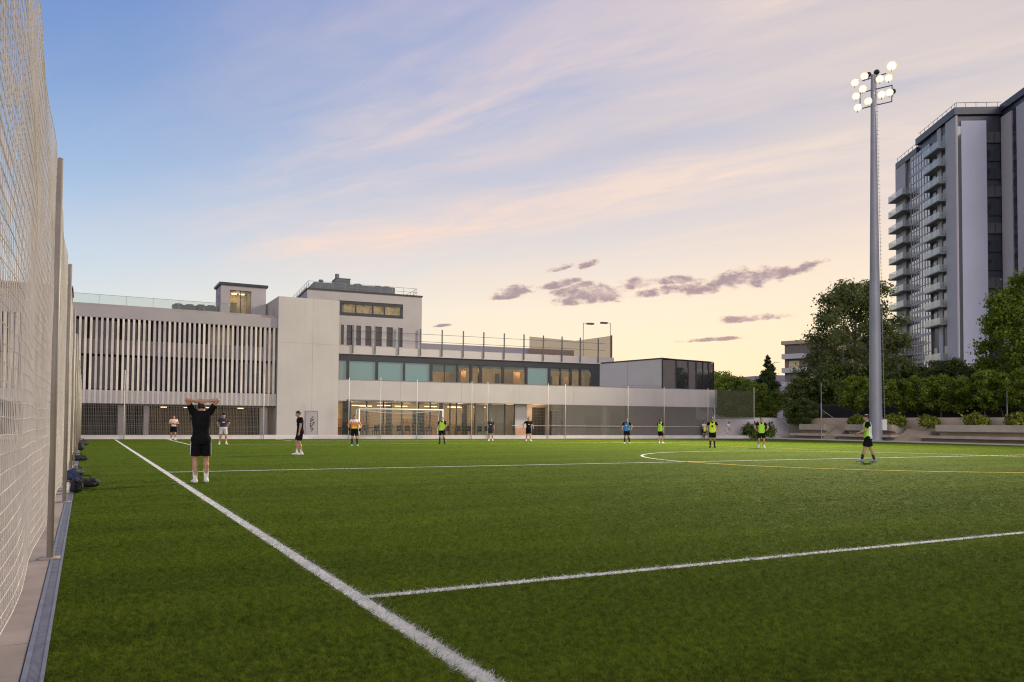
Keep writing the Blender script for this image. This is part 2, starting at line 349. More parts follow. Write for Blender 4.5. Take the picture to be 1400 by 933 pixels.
# ------------------------------------------------------------------ ground, pitch
EX0, EX1, EY0, EY1 = -0.155, 61.2, -12.0, 64.25
b = MB(); b.quad((-3000, -3000, -0.03), (3000, -3000, -0.03), (3000, 3000, -0.03), (-3000, 3000, -0.03)); struct(b.build('ground', M['earth']))
def turf():
    m = bpy.data.materials.new('turf'); m.use_nodes = True; t = m.node_tree; q = G(t); bs = t.nodes['Principled BSDF']
    cc = t.nodes.new('ShaderNodeTexCoord'); v = cc.outputs['Object']
    mp = t.nodes.new('ShaderNodeMapping'); mp.inputs['Scale'].default_value = (0.10, 0.75, 1); t.links.new(v, mp.inputs[0]); n1 = q.noise(mp.outputs[0], 1.0, 4, 0.55); n2 = q.noise(v, 2.2, 6, 0.7); n3 = q.noise(v, 45.0, 3, 0.7)
    k = q.m('ADD', q.m('MULTIPLY', n1, 0.30), q.m('ADD', q.m('MULTIPLY', n2, 0.35), q.m('MULTIPLY', n3, 0.55)))
    col = q.ramp(k, [(0.38, (0.032, 0.056, 0.006, 1)), (0.60, (0.072, 0.112, 0.009, 1)), (0.78, (0.125, 0.180, 0.012, 1))])
    t.links.new(col, bs.inputs['Base Color']); bs.inputs['Roughness'].default_value = 0.85; bs.inputs['Specular IOR Level'].default_value = 0.03
    bn = t.nodes.new('ShaderNodeBump'); bn.inputs['Strength'].default_value = 0.6; bn.inputs['Distance'].default_value = 0.03
    t.links.new(q.m('ADD', n2, n3), bn.inputs['Height']); t.links.new(bn.outputs[0], bs.inputs['Normal']); return m
M['turf'] = turf()
b = MB(); b.quad((EX0, EY0, 0), (EX1, EY0, 0), (EX1, 60.3, 0), (EX0, 64.25, 0)); struct(b.build('pitch', M['turf']))

TL, TLW = 1.88, 0.062            # touchline
LA, LAW = 6.0, 0.05              # two cross lines
LB0, LBW = (22.75, 22.75), 0.065
CC, CR = np.array([28.4, 22.2]), 9.15
STRIPS = []
def strip(name, x0, x1, y0, y1, m, z=0.004):
    STRIPS.append((x0, x1, y0, y1, 2 if m is M['yline'] else 1))
    q = MB(); q.quad((x0, y0, z), (x1, y0, z), (x1, y1, z), (x0, y1, z)); return struct(q.build(name, m))
def arc(name, c_, r, a0, a1, wd, m, z, n=60):
    q = MB(); ts = np.linspace(a0, a1, n + 1)
    for t0, t1 in zip(ts[:-1], ts[1:]):
        P = lambda t, rr: (c_[0] + rr * math.cos(t), c_[1] + rr * math.sin(t), z)
        q.quad(P(t0, r - wd), P(t0, r + wd), P(t1, r + wd), P(t1, r - wd))
    return struct(q.build(name, m))
strip('touchline', TL - TLW, TL + TLW, EY0, 62.6, M['line'])
strip('cross_line', TL + TLW, 61, LA - LAW, LA + LAW, M['line'], 0.004)
strip('halfway_line', TL + TLW, 54, LB0[0] - LBW, LB0[0] + LBW, M['line'], 0.005)
arc('centre_circle', CC, CR, R(-5), R(175), 0.055, M['line'], 0.009)
arc('yellow_circle', CC, CR, R(175), R(355), 0.08, M['yline'], 0.009)
strip('goal_line', TL, 54, 62.35, 62.47, M['line'], 0.010)
strip('penalty_area_line', 5.25, 44, 48.2, 48.30, M['line'], 0.006)
strip('penalty_area_side_line', 5.2, 5.32, 48.35, 62.3, M['line'], 0.006)
strip('goal_area_line', 12.9, 34.4, 57.0, 57.12, M['line'], 0.006)
strip('goal_area_side_line', 12.8, 12.92, 57.15, 62.3, M['line'], 0.006)
strip('yellow_pitch_line', 10.8, 60, 55.2, 55.30, M['yline'], 0.007)
strip('yellow_side_line', 36.0, 36.1, 30, 61.0, M['yline'], 0.011)

# turf blades, finer and denser towards the camera, out to the far kerb
NB = 900000
PW = 0.85
dep = (2.9 ** -PW + rng.random(NB) * (80.0 ** -PW - 2.9 ** -PW)) ** (-1 / PW)
lat = (rng.random(NB) * 1.40 - 0.70) * dep
gx = FW[0] / math.cos(PITCH) * dep + _r0[0] * lat; gy = FW[1] / math.cos(PITCH) * dep + _r0[1] * lat
k = (gx > EX0 + 0.01) & (gx < EX1) & (gy < 64.2) & ((gx < 18.6) | (gy < 64.2 - (gx - 18.6) * 0.0892)); gx, gy, dep = gx[k], gy[k], dep[k]; n = len(gx)
jx, jy = gx + rng.normal(0, 0.008, n), gy + rng.normal(0, 0.008, n)
mi = np.zeros(n, np.int32)
rr = np.hypot(jx - CC[0], jy - CC[1]); aa = np.arctan2(jy - CC[1], jx - CC[0])
for x0, x1, y0, y1, kind_ in STRIPS: mi[(jx > x0) & (jx < x1) & (jy > y0) & (jy < y1)] = kind_
ring = np.abs(rr - CR) < np.where((aa > R(-5)) & (aa < R(175)), 0.055, 0.085); up_ = (aa > R(-5)) & (aa < R(175)); mi[ring & up_] = 1; mi[ring & ~up_] = 2
wd = 0.0030 * np.maximum(1, dep / 6.0) * rng.uniform(0.7, 1.5, n); ht = rng.uniform(0.008, 0.032, n) * np.where(mi > 0, 0.9, 1)
ln = rng.uniform(0.4, 2.2, n) * ht * (1 + dep / 9); ht = ht * np.clip(1.15 - dep / 38, 0.40, 1.0); th = rng.random(n) * 2 * np.pi; tl = rng.random(n) * 2 * np.pi
V = np.zeros((n, 3, 3), np.float32)
V[:, 0, 0] = gx - np.cos(th) * wd; V[:, 0, 1] = gy - np.sin(th) * wd
V[:, 1, 0] = gx + np.cos(th) * wd; V[:, 1, 1] = gy + np.sin(th) * wd
V[:, 2, 0] = gx + np.cos(tl) * ln; V[:, 2, 1] = gy + np.sin(tl) * ln; V[:, 2, 2] = ht
stuff(link('grass', np_mesh('grass', V.reshape(-1, 3), np.arange(3 * n).reshape(-1, 3), [M['blade'], M['bladew'], M['bladey']], mi)))

# left paved strip, drain channel, kerbs
b = MB()
ys = [-6, 1.2, 4.75, 5.6, 8.9] + list(np.arange(11.9, 64, 3.0))
for y0, y1 in zip(ys[:-1], ys[1:]): b.box(-2.6, -0.268, y0 + 0.006, y1 - 0.006, -0.02, 0.018)
struct(b.build('pavement', M['paving']))
b = MB(); b.quad((-60, -20, -0.012), (-0.25, -20, -0.012), (-0.25, 66, -0.012), (-60, 66, -0.012)); struct(b.build('path', M['paving']))
dr = thing('drain_channel', (-0.21, 10, 0), 'long grey metal drain channel between the paved strip and the turf', 'drain')
b = MB(); b.box(-0.262, -0.236, -6, 64, -0.02, 0.024); b.box(-0.176, -0.158, -6, 64, -0.02, 0.024); b.box(-0.236, -0.176, -6, 64, -0.02, 0.006); b.build('channel', M['drain'], dr)
b = MB()
for y in np.arange(2.5, 30, 0.022): b.box(-0.236, -0.176, y, y + 0.012, 0.006, 0.020)
stuff(b.build('grate', M['drain'], dr))

# end-of-pitch frame: straight part along the white buildings, then the wing, turned a little towards us
PHI = R(-5.1); W0 = np.array([18.6, 66.0]); WU = np.array([math.cos(PHI), math.sin(PHI)]); WI = np.array([-math.sin(PHI), math.cos(PHI)])
def WT(u, d, z): p = W0 + WU * u + WI * d; return (float(p[0]), float(p[1]), z)
def wpx(x, y, d=0.0): return pl(x, y, W0 + WI * d, WU)
b = MB(); b.box(-12, 18.6, 64.40, 64.75, -0.02, 0.30); kb = b.build('low_kerb_wall', M['kerb']); tag(kb, 'low pale kerb wall along the foot of the slatted block', 'kerb wall')
b = MB(WT); b.box(0.0, 46.5, -1.6, -1.25, -0.02, 0.30); kb = b.build('low_kerb_wall', M['kerb']); tag(kb, 'low pale kerb wall along the foot of the glazed wing behind the goal', 'kerb wall')
b = MB(); b.box(-12, 18.6, 64.75, 66.2, -0.02, 0.12); b.T = WT; b.box(0.0, 46, -1.25, 1.0, -0.02, 0.12); struct(b.build('walkway', M['paving']))
b = MB(); b.box(61.2, 61.62, -12, 59.9, -0.02, 0.10); struct(b.build('pale_kerb', M['kerb']))
b = MB(); b.box(61.62, 62.3, -12, 62, -0.02, 0.05); struct(b.build('terrace_path', M['terr']))

# ------------------------------------------------------------------ net fence on the left
FX = -0.30
fe = thing('net_fence', (FX, 20, 0), 'tall fence of beige cord netting on grey posts along the left touchline', 'fence')
py = [2.45] + [8.9 + 6.0 * i for i in range(10)]
for y in py:
    q = MB(); q.tube((FX + 0.03, y, 0), (FX + 0.03, y, 3.89), 0.029, 0.029, 12); q.box(FX - 0.06, FX + 0.12, y - 0.08, y + 0.08, 0.018, 0.032)
    q.tube((FX + 0.03, y, 3.89), (FX + 0.03, y, 3.905), 0.031, 0.015, 12)
    q.build('post', M['postgrey'], fe, True)
def cordnet(y0, y1, x, zb, zt, sh, sv, r, sag, seed):
    rr_ = random.Random(seed); q = MB(); nz = int(round((zt - zb) / sh)); L_ = y1 - y0; nseg = max(3, int(L_ / 0.5))
    ph = rr_.random() * 6
    def off(y, z): return 0.008 * math.sin(1.9 * y + ph) + 0.008 * math.sin(5.1 * z + 2.3 * y)
    def sg(y, z): t = (y - y0) / L_; return -sag * 4 * t * (1 - t) * ((z - zb) / (zt - zb)) ** 1.5 + 0.006 * math.sin(3 * y + z * 7)
    for i in range(nz + 1):
        z = zb + (zt - zb) * i / nz
        pts = [(x + off(y, z), y, z + sg(y, z)) for y in np.linspace(y0, y1, nseg + 1)]
        rad = r * (1.5 if i in (0, nz) else 1.0)
        for a, c_ in zip(pts[:-1], pts[1:]): q.tube(a, c_, rad, rad, 4, False)
    for y in np.arange(y0, y1, sv):
        zs = np.linspace(zb, zt, 6)
        pts = [(x + off(y, z), y + 0.006 * math.sin(9 * z + y), z + sg(y, z)) for z in zs]
        for a, c_ in zip(pts[:-1], pts[1:]): q.tube(a, c_, r * 0.8, r * 0.8, 4, False)
    return q
ends = [0.0] + py[1:]
for i, (a, c_) in enumerate(zip(ends, py[1:] + [64.3])):
    if i == 0: a, c_ = 2.45, 8.9
    else: a = py[i]; c_ = py[i + 1] if i + 1 < len(py) else 64.3
    far = a > 25
    cordnet(a, c_, FX, 0.42, 3.88, 0.078, 0.085 if not far else 0.2, 0.0019 if not far else 0.003, 0.05, i).build('net', M['net'], fe)
    cordnet(a, c_, FX - 0.055, 0.30, 3.88, 0.09, 0.055 if not far else 0.2, 0.0013, 0.05, i + 50).build('backing_net', M['net2'], fe)

# ------------------------------------------------------------------ the white school building
bl = thing('school_building', (18, 68, 0), 'long low white and grey building behind the goal, slatted left block, lit glazed wing', 'building')
def part(name, m, fn, T=None, parent=None, smooth=False):
    q = MB(T); fn(q); return q.build(name, m, parent if parent is not None else bl, smooth)
FY = 66.0; XL = -14.0
part('parapet', M['lilac'], lambda q: (q.box(XL, 13.58, FY - 0.02, FY + 0.6, 8.92, 9.72), q.box(XL, 13.58, FY + 0.6, FY + 10, 9.3, 9.5)))
part('parapet_cap', M['slab'], lambda q: q.box(XL, 13.57, FY + 0.25, FY + 0.75, 9.72, 9.95))
part('floor_band', M['slab'], lambda q: q.box(XL, 13.57, FY + 0.36, FY + 0.7, 6.25, 7.35))
part('rear_wall', M['void'], lambda q: (q.box(XL, 13.57, FY + 1.0, FY + 1.2, 2.6, 9.0), q.box(XL, 13.57, FY + 5, FY + 5.2, 0, 2.6), q.box(XL, 13.57, FY + 0.3, FY + 5, 2.5, 2.58)))
def ribbed(q):
    x = XL
    q.box(XL, 13.57, FY + 0.06, FY + 0.45, 2.60, 3.58)
    while x < 13.4: q.box(x, x + 0.16, FY - 0.01, FY + 0.06, 2.60, 3.58); x += 0.354
part('ribbed_band', M['band'], ribbed)
for i in range(76):
    x = 13.42 - 0.354 * i
    rr_ = random.Random(i); wdt = 0.150 + 0.02 * rr_.random()
    if x < XL: break
    tw = rr_.uniform(-0.035, 0.035)
    q = MB(); q.prism([(x - wdt, FY + 0.0 + tw), (x, FY + 0.0 - tw), (x, FY + 0.20 - tw), (x - wdt, FY + 0.20 + tw)], 3.585, 8.915); q.build('louver', M['fin'], bl)
rw = random.Random(3)
for x in np.arange(-12.5, 13.0, 2.1):                                        # panes behind the louvers, cream colour standing for lit rooms
    for z0, z1 in ((3.7, 6.1), (7.4, 8.8)):
        lit = rw.random() < (0.35 if z0 < 5 else 0.12)
        q = MB(); q.box(x + 0.1, x + 1.9, FY + 0.93, FY + 0.97, z0, z1)
        wn = q.build('window', M['gdark'] if not lit else M['plaster'], bl)
# ground floor of the slatted block: a dark undercroft behind bars, a few warm lamps
part('undercroft_floor', M['floorin'], lambda q: q.box(XL, 13.57, FY + 0.2, FY + 5, 0.1, 0.14))
for x in (2.15, 3.9, 12.45): part('column', M['lilac'], lambda q: q.box(x, x + 0.55 - 0.2 * (x < 5 and x > 3), FY + 0.5, FY + 0.9, 0.14, 2.5))
def bars(q):
    for x in np.arange(XL, 13.5, 0.11): q.box(x, x + 0.014, FY + 0.10, FY + 0.118, 0.14, 2.58)
    for z in np.arange(0.2, 2.5, 0.75): q.box(XL, 13.5, FY + 0.12, FY + 0.13, z, z + 0.015)
part('bar_screen', M['netfine'], bars)
for x0, x1 in ((-0.3, 2.0), (4.4, 9.0), (9.2, 12.3)):
    part('back_panel', M['umber'] if x0 > 4 else M['void'], lambda q: q.box(x0, x1, FY + 4.8, FY + 4.95, 0.2, 2.3))
for x in (5.2, 6.9, 8.5, 11.0):
    q = MB(); q.box(x, x + 0.45, FY + 2.4, FY + 2.5, 2.40, 2.44); q.build('ceiling_light', M['warmlamp'], bl)
# tall blank block with a painted plant on its door
part('blank_wall', M['concrete'], lambda q: (q.box(13.6, 18.6, FY - 0.25, FY + 14, 0.1, 11.5)))
part('wall_joint', M['slab'], lambda q: (q.box(13.62, 18.58, FY - 0.256, FY - 0.24, 7.77, 7.785), q.box(16.4, 16.412, FY - 0.256, FY - 0.24, 0.2, 11.5)))
dd = part('door', M['lilac'], lambda q: q.box(15.92, 16.86, FY - 0.275, FY - 0.245, 0.14, 2.2))
part('door_frame', M['steel'], lambda q: (q.box(15.86, 15.92, FY - 0.285, FY - 0.245, 0.14, 2.26), q.box(16.86, 16.92, FY - 0.285, FY - 0.245, 0.14, 2.26), q.box(15.92, 16.86, FY - 0.285, FY - 0.245, 2.2, 2.26)), parent=dd)
def plant(q):
    rp = random.Random(5)
    for i in range(16):
        z = 0.55 + i * 0.075; s = 1 if i % 2 else -1; a = R(rp.uniform(20, 60)); l = rp.uniform(0.22, 0.36) * (1 - abs(i - 8) / 14)
        x0 = 16.42 + 0.03 * math.sin(i); x1 = x0 + s * l * math.cos(a); z1 = z + l * math.sin(a); nx, nz = -math.sin(a) * 0.055, s * math.cos(a) * 0.055
        m_ = ((x0 + x1) / 2, (z + z1) / 2)
        P = [(x0, z), (m_[0] + nx, m_[1] + nz), (x1, z1), (m_[0] - nx, m_[1] - nz)]
        q.add([(p[0], FY - 0.279 - 0.0004 * i, p[1]) for p in P], [(0, 1, 2, 3)])
part('painted_leaves', M['dark'], plant, parent=dd)
def room_lamp(p, e_, r_=0.12):
    ld = bpy.data.lights.new('room_lamp', 'POINT'); ld.energy = e_; ld.color = (1.0, 0.68, 0.34); ld.shadow_soft_size = r_
    lo = bpy.data.objects.new('room_lamp', ld); COL.objects.link(lo); lo.location = p
for x in (5.5, 9.0, 11.2): room_lamp((x, FY + 3.4, 2.2), 14)
room_lamp((11.3, 71.6, 11.9), 26)
# roof-stair cabin, glass balustrade on the slatted block
def cabin(q):
    q.box(9.75, 10.45, 70, 73, 9.5, 12.75); q.box(12.2, 13.4, 70, 73, 9.5, 12.75); q.box(10.45, 12.2, 70, 73, 12.35, 12.75); q.box(10.45, 12.2, 72.6, 73, 9.5, 12.35)
part('stair_cabin', M['lilac'], cabin)
part('cabin_roof', M['dark'], lambda q: q.box(9.6, 13.55, 69.85, 73.1, 12.75, 12.95))
part('cabin_door', M['dark'], lambda q: q.box(9.735, 9.76, 70.8, 71.8, 9.6, 12.0))
cw = part('cabin_window', M['gclear'], lambda q: q.box(10.47, 12.18, 70.06, 70.08, 9.5, 12.33))
part('frame', M['frame'], lambda q: (q.box(11.30, 11.36, 70.03, 70.1, 9.5, 12.33), q.box(10.45, 12.2, 70.03, 70.1, 12.30, 12.345)), parent=cw)
part('lamp', M['warmlamp'], lambda q: (q.box(10.8, 11.2, 71.2, 71.5, 12.2, 12.27), q.box(11.45, 11.85, 71.2, 71.5, 12.2, 12.27)), parent=cw)
part('stair_panel', M['plaster'], lambda q: (q.box(10.46, 12.19, 72.4, 72.58, 9.5, 12.3), q.box(10.75, 11.25, 71.4, 71.45, 9.5, 11.5)), parent=cw)
q = MB()
for x in np.arange(XL, 13.5, 1.84): q.tube((x, 66.9, 9.5), (x, 66.9, 10.72), 0.016, 0.016, 6)
q.tube((XL, 66.9, 10.72), (9.9, 66.9, 10.72), 0.014, 0.014, 6); rl = q.build('balustrade', M['steel'], bl)
part('glass_panel', M['grail'], lambda q: (q.box(XL, 9.9, 66.895, 66.905, 9.75, 10.7), q.box(12.0, 13.5, 66.895, 66.905, 9.75, 10.7)), parent=rl)
# upper block with lit strip window and six tall windows
UF = 5.0
uT = lambda x, y: wpx(x, y, UF)
u0 = uT(420, 404)[0]; u1 = uT(577, 405)[0]; ztop = 13.15
wa, wb = uT(463, 413)[0], uT(551, 418)[0]
tv = [(466, 470), (474, 481.5), (487, 493.5), (499.5, 507.3), (514, 522), (528.5, 537), (544.5, 551)]
def upper(q):
    q.box(u0, u1, UF + 0.30, UF + 14, 7.4, ztop)
    q.box(u0, wa, UF, UF + 0.30, 7.4, ztop); q.box(wb, u1, UF, UF + 0.30, 7.4, ztop)
    q.box(wa, wb, UF, UF + 0.30, 12.35, ztop); q.box(wa, wb, UF, UF + 0.30, 10.15, 11.0); q.box(wa, wb, UF, UF + 0.30, 7.4, 8.35)
    xs = [wa] + [v for t in tv for v in (uT(t[0], 460)[0], uT(t[1], 460)[0])]
    for i in range(0, len(xs) - 1, 2):
        if xs[i + 1] > xs[i] + 0.01: q.box(xs[i], xs[i + 1], UF, UF + 0.30, 8.35, 10.15)
    if xs[-1] < wb: q.box(xs[-1], wb, UF, UF + 0.30, 8.35, 10.15)
part('upper_wall', M['lilac'], upper, WT)
part('roof_edge', M['dark'], lambda q: q.box(u0 - 0.1, u1 + 0.06, UF - 0.08, UF + 14, ztop, ztop + 0.13), WT)
sw = part('strip_window', M['dark'], lambda q: (q.box(wa, wb, UF + 0.05, UF + 0.28, 12.08, 12.35), q.box(wa, wb, UF + 0.05, UF + 0.28, 11.0, 11.3), q.box(wa, wa + 0.32, UF + 0.05, UF + 0.28, 11.3, 12.08)), WT)
cuts = [uT(x, 425)[0] for x in (470, 486.5, 510, 526, 548.5)]
M['litroom'] = emit('lit_room', (0.10, 0.08, 0.05), 0.26)
_t = M['litroom'].node_tree; _q = G(_t); _cc = _t.nodes.new('ShaderNodeTexCoord')
_n = _q.noise(_cc.outputs['Object'], 2.2, 5, 0.7); _c = _q.ramp(_n, [(0.32, lin(70, 58, 48)), (0.5, lin(205, 172, 122)), (0.68, lin(255, 228, 170))])
_t.links.new(_c, _t.nodes['Principled BSDF'].inputs['Emission Color'])
for i, (a, c_) in enumerate(zip(cuts[:-1], cuts[1:])):
    part('lit_pane', M['litroom'], lambda q: q.box(a + 0.06, c_ - 0.06, UF + 0.20, UF + 0.24, 11.3, 12.08), WT, parent=sw)
part('mullion', M['frame'], lambda q: [q.box(a - 0.06, a + 0.06, UF + 0.06, UF + 0.28, 11.3, 12.08) for a in cuts[1:]], WT, parent=sw)
for a, c_ in tv: part('tall_window', M['gdark'], lambda q: q.box(uT(a, 460)[0], uT(c_, 460)[0], UF + 0.12, UF + 0.16, 8.35, 10.15), WT)
# roof terrace of upper block: railing
q = MB(WT)
z1 = ztop + 0.13; zr = z1 + 0.75
for u in np.arange(u0 + 0.2, u1, 1.1): q.tube((u, UF + 0.7, z1), (u, UF + 0.7, zr), 0.018, 0.018, 5)
for d in np.arange(UF + 0.7, UF + 13, 1.1):
    q.tube((u0 + 0.2, d, z1), (u0 + 0.2, d, zr), 0.018, 0.018, 5); q.tube((u1 - 0.3, d, z1), (u1 - 0.3, d, zr), 0.018, 0.018, 5)
for z in (zr, z1 + 0.4):
    q.path([(u0 + 0.2, UF + 13, z), (u0 + 0.2, UF + 0.7, z), (u1 - 0.3, UF + 0.7, z), (u1 - 0.3, UF + 13, z)], 0.016, 5)
q.build('roof_railing', M['steel'], bl)
# dark window band (first floor) and parapet strip above it
WF = 5.0
e0, e1 = -0.3, wpx(838, 500, WF)[0]
wins = [(463.5, 474), (477.5, 513.5), (517, 551.5), (554, 588), (591.5, 625), (627, 643), (646, 655), (659, 687), (689.5, 719), (721.5, 750), (753, 766), (767.5, 779.5), (782, 793), (795, 808)]
wz0, wz1, hz = 5.05, 6.93, 7.52
xs = [(wpx(a, 505, WF)[0], wpx(c_, 505, WF)[0]) for a, c_ in wins]
def band(q):
    q.box(e0, e1, WF, WF + 0.35, wz1, hz); q.box(e0, e1, WF, WF + 0.35, 3.1, wz0)
    prev = e0
    for a, c_ in xs: q.box(prev, a, WF, WF + 0.35, wz0, wz1); prev = c_
    q.box(prev, e1, WF, WF + 0.35, wz0, wz1)
part('window_band', M['dark'], band, WT)
part('roof_slab', M['slab'], lambda q: q.box(e0, e1, WF + 0.35, WF + 14, 7.3, 7.5), WT)
part('terrace_parapet', M['band'], lambda q: q.box(e0, e1 + 0.05, WF - 0.12, WF + 0.2, hz, 8.25), WT)
for i, (a, c_) in enumerate(xs):
    blind = i in (0, 1, 2, 3, 9)
    wn = part('window', M['gteal'] if blind else M['gclear'], lambda q: q.box(a, c_, WF + 0.14, WF + 0.16, wz0, wz1), WT)
    if not blind: part('blind', M['gteal'], lambda q: (q.box(a + 0.02, c_ - 0.02, WF + 0.20, WF + 0.22, wz1 - (0.75 if i == 4 else 0.28), wz1),), WT, parent=wn)
    if i == 4: part('mullion', M['frame'], lambda q: q.box((a + c_) / 2 - 0.04, (a + c_) / 2 + 0.04, WF + 0.1, WF + 0.2, wz0, wz1), WT, parent=wn)
s0, s1 = wpx(590, 505, WF)[0], e1
part('upstairs_room', M['plaster'], lambda q: (q.box(s0, s1, WF + 4.8, WF + 5, 4.9, 7.3), q.box(s0 - 0.2, s0, WF + 0.35, WF + 5, 4.9, 7.3)), WT)
part('upstairs_floor', M['floorin'], lambda q: q.box(s0, s1, WF + 0.35, WF + 4.8, 4.85, 4.95), WT)
rs = random.Random(11)
for u in np.arange(s0 + 0.8, s1 - 0.6, 1.9):
    part('upstairs_light', M['warmlamp'], lambda q: q.box(u, u + 1.1, WF + 2.2, WF + 2.4, 7.0, 7.06), WT)
    part('partition', M['wood'] if rs.random() < 0.5 else M['void'], lambda q: q.box(u + 1.2, u + 1.5 + rs.random() * 0.5, WF + 2.8, WF + 3.2, 4.95, 6.2 + rs.random() * 0.6), WT)
# the overhanging white band, ground floor below it
B1 = wpx(980.3, 540)[0]; bz0, bz1 = 3.14, 4.93
part('white_band', M['band'], lambda q: (q.box(-0.02, B1, 0.0, 0.35, bz0, bz1), q.box(-0.02, B1, 0.35, 12, bz0, bz0 + 0.25), q.box(B1 - 0.35, B1, 0.35, 9, bz0 + 0.25, bz1)), WT)
part('band_joint', M['slab'], lambda q: [q.box(u, u + 0.014, -0.006, 0.002, bz0, bz1) for u in np.arange(5.4, B1, 5.6)], WT)
part('band_coping', M['steel'], lambda q: q.box(-0.02, B1, -0.03, 0.38, bz1, bz1 + 0.035), WT)
GF = 0.8
gcuts = [463.5, 477, 501, 524, 549, 572, 588, 615, 624, 649, 667, 690, 703]
gu = [wpx(x, 575, GF)[0] for x in gcuts]
for i, (a, c_) in enumerate(zip(gu[:-1], gu[1:])):
    gw = part('glazing_bay', M['gclear'], lambda q: q.box(a + 0.05, c_ - 0.05, GF, GF + 0.02, 0.22, bz0 - 0.02), WT)
    part('frame', M['frame'], lambda q: (q.box(c_ - 0.05, c_ + 0.05, GF - 0.05, GF + 0.08, 0.12, bz0), q.box(a + 0.05, c_ - 0.05, GF - 0.04, GF + 0.06, 0.12, 0.22)), WT, parent=gw)
gE = gu[-1]
part('hall_floor', M['floorin'], lambda q: q.box(0, B1, 0.35, 9.0, 0.12, 0.16), WT)
part('hall_wall', M['plaster'], lambda q: (q.box(0, gE + 4, 7.0, 7.2, 0.16, bz0), q.box(-0.05, 0.05, 1.0, 7, 0.16, bz0)), WT)
part('shelf_wall', M['wood'], lambda q: [q.box(u, u + 1.3, 6.5, 6.95, 0.16, 1.2 + 0.9 * ((int(u * 7) % 3) / 2)) for u in np.arange(0.6, gE, 2.3)], WT)
part('hall_partition', M['void'], lambda q: [q.box(u, u + w_, d, d + 0.15, 0.16, h_) for u, w_, d, h_ in ((0.9, 0.7, 2.2, bz0), (5.2, 0.5, 4.0, bz0), (7.4, 1.1, 3.0, 2.6), (9.6, 0.3, 2.0, bz0), (12.2, 0.5, 3.2, bz0), (14.6, 0.2, 2.4, bz0))], WT)
part('yellow_curtain', M['plaster'], lambda q: [q.box(u, u + 0.9, 1.6, 1.7, 0.2, bz0 - 0.1) for u in (gu[9] + 0.3, gu[10] + 0.3, gu[11] - 0.6)], WT)
for u, d in ((1.9, 3.2), (3.9, 2.0), (5.9, 3.6), (8.4, 2.6), (10.9, 3.5), (13.0, 2.2), (3.0, 5.2), (11.8, 5.2)):
    part('hall_light', M['warmlamp'], lambda q: q.box(u, u + 1.15, d, d + 0.16, bz0 - 0.34, bz0 - 0.27), WT)
for u, d in ((2.0, 3.5), (4.6, 3.0), (7.3, 4.6), (9.6, 3.6), (12.0, 3.2), (14.8, 3.4), (16.9, 3.0), (19.5, 2.4)): room_lamp(WT(u, d, 2.55), 95)
for u in np.arange(s0 + 1.2, s1, 3.0): room_lamp(WT(u, WF + 2.2, 6.6), 62)
hb_ = MB(); hb_.box(-0.8, 0.8, -0.4, 0.4, 0.70, 0.75)
for x in (-0.7, 0.7):
    for y in (-0.32, 0.32): hb_.box(x - 0.03, x + 0.03, y - 0.03, y + 0.03, 0, 0.70)
tb_me = hb_.build('tabletop', M['umber']); tb_m = tb_me.data; bpy.data.objects.remove(tb_me)
hb_ = MB(); hb_.box(-0.22, 0.22, -0.22, 0.22, 0.43, 0.47); hb_.box(-0.22, 0.22, 0.19, 0.22, 0.47, 0.92)
for x in (-0.2, 0.2):
    for y in (-0.2, 0.2): hb_.box(x - 0.015, x + 0.015, y - 0.015, y + 0.015, 0, 0.43)
ch_me = hb_.build('chair_frame', M['void']); ch_m = ch_me.data; bpy.data.objects.remove(ch_me)
for i, u in enumerate(np.arange(1.4, 15.5, 1.9)):
    o = link('hall_table', tb_m); o.location = WT(u, 2.5 + 0.5 * (i % 2), 0.16); o.rotation_euler = (0, 0, PHI); tag(o, 'dark table inside the lit ground floor hall', 'table', 'tables inside the glazed hall')
    for dx_ in (-0.45, 0.5):
        o = link('hall_chair', ch_m); o.location = WT(u + dx_, 1.7 + 0.5 * (i % 2), 0.16); o.rotation_euler = (0, 0, PHI + math.pi + 0.3 * dx_); tag(o, 'dark chair at a table inside the lit ground floor hall', 'chair', 'chairs inside the glazed hall')
part('door_awning', M['steel'], lambda q: (q.box(0.8, 4.75, -0.35, 0.0, bz0 + 0.03, bz0 + 0.12), q.box(5.1, 8.4, -0.35, 0.0, bz0 - 0.02, bz0 + 0.07)), WT)
part('recess_wall', M['band'], lambda q: (q.box(gE + 0.1, wpx(720.5, 575, GF)[0], GF, GF + 0.2, 0.12, bz0),), WT)
part('recess_panel', mat('salmon_panel', (0.50, 0.27, 0.17), 0.7, 0.1, 2.0), lambda q: q.box(gE + 0.12, wpx(722, 575, GF)[0], GF - 0.06, GF - 0.01, 0.12, 0.95), WT)
part('recess_back_wall', M['slab'], lambda q: q.box(wpx(720.5, 575, GF)[0], B1, 3.6, 3.8, 0.16, bz0), WT)
for a, c_, z in ((728, 745, 2.9), (752, 764, 2.6), (800, 822, 2.1), (835, 850, 2.6)): part('recess_opening', M['void'], lambda q: q.box(wpx(a, 575, 3.5)[0], wpx(c_, 575, 3.5)[0], 3.52, 3.6, 0.2, z), WT)
for u in (B1 - 0.6, B1 - 13): part('column', M['band'], lambda q: q.box(u, u + 0.35, 0.5, 0.85, 0.12, bz0), WT)
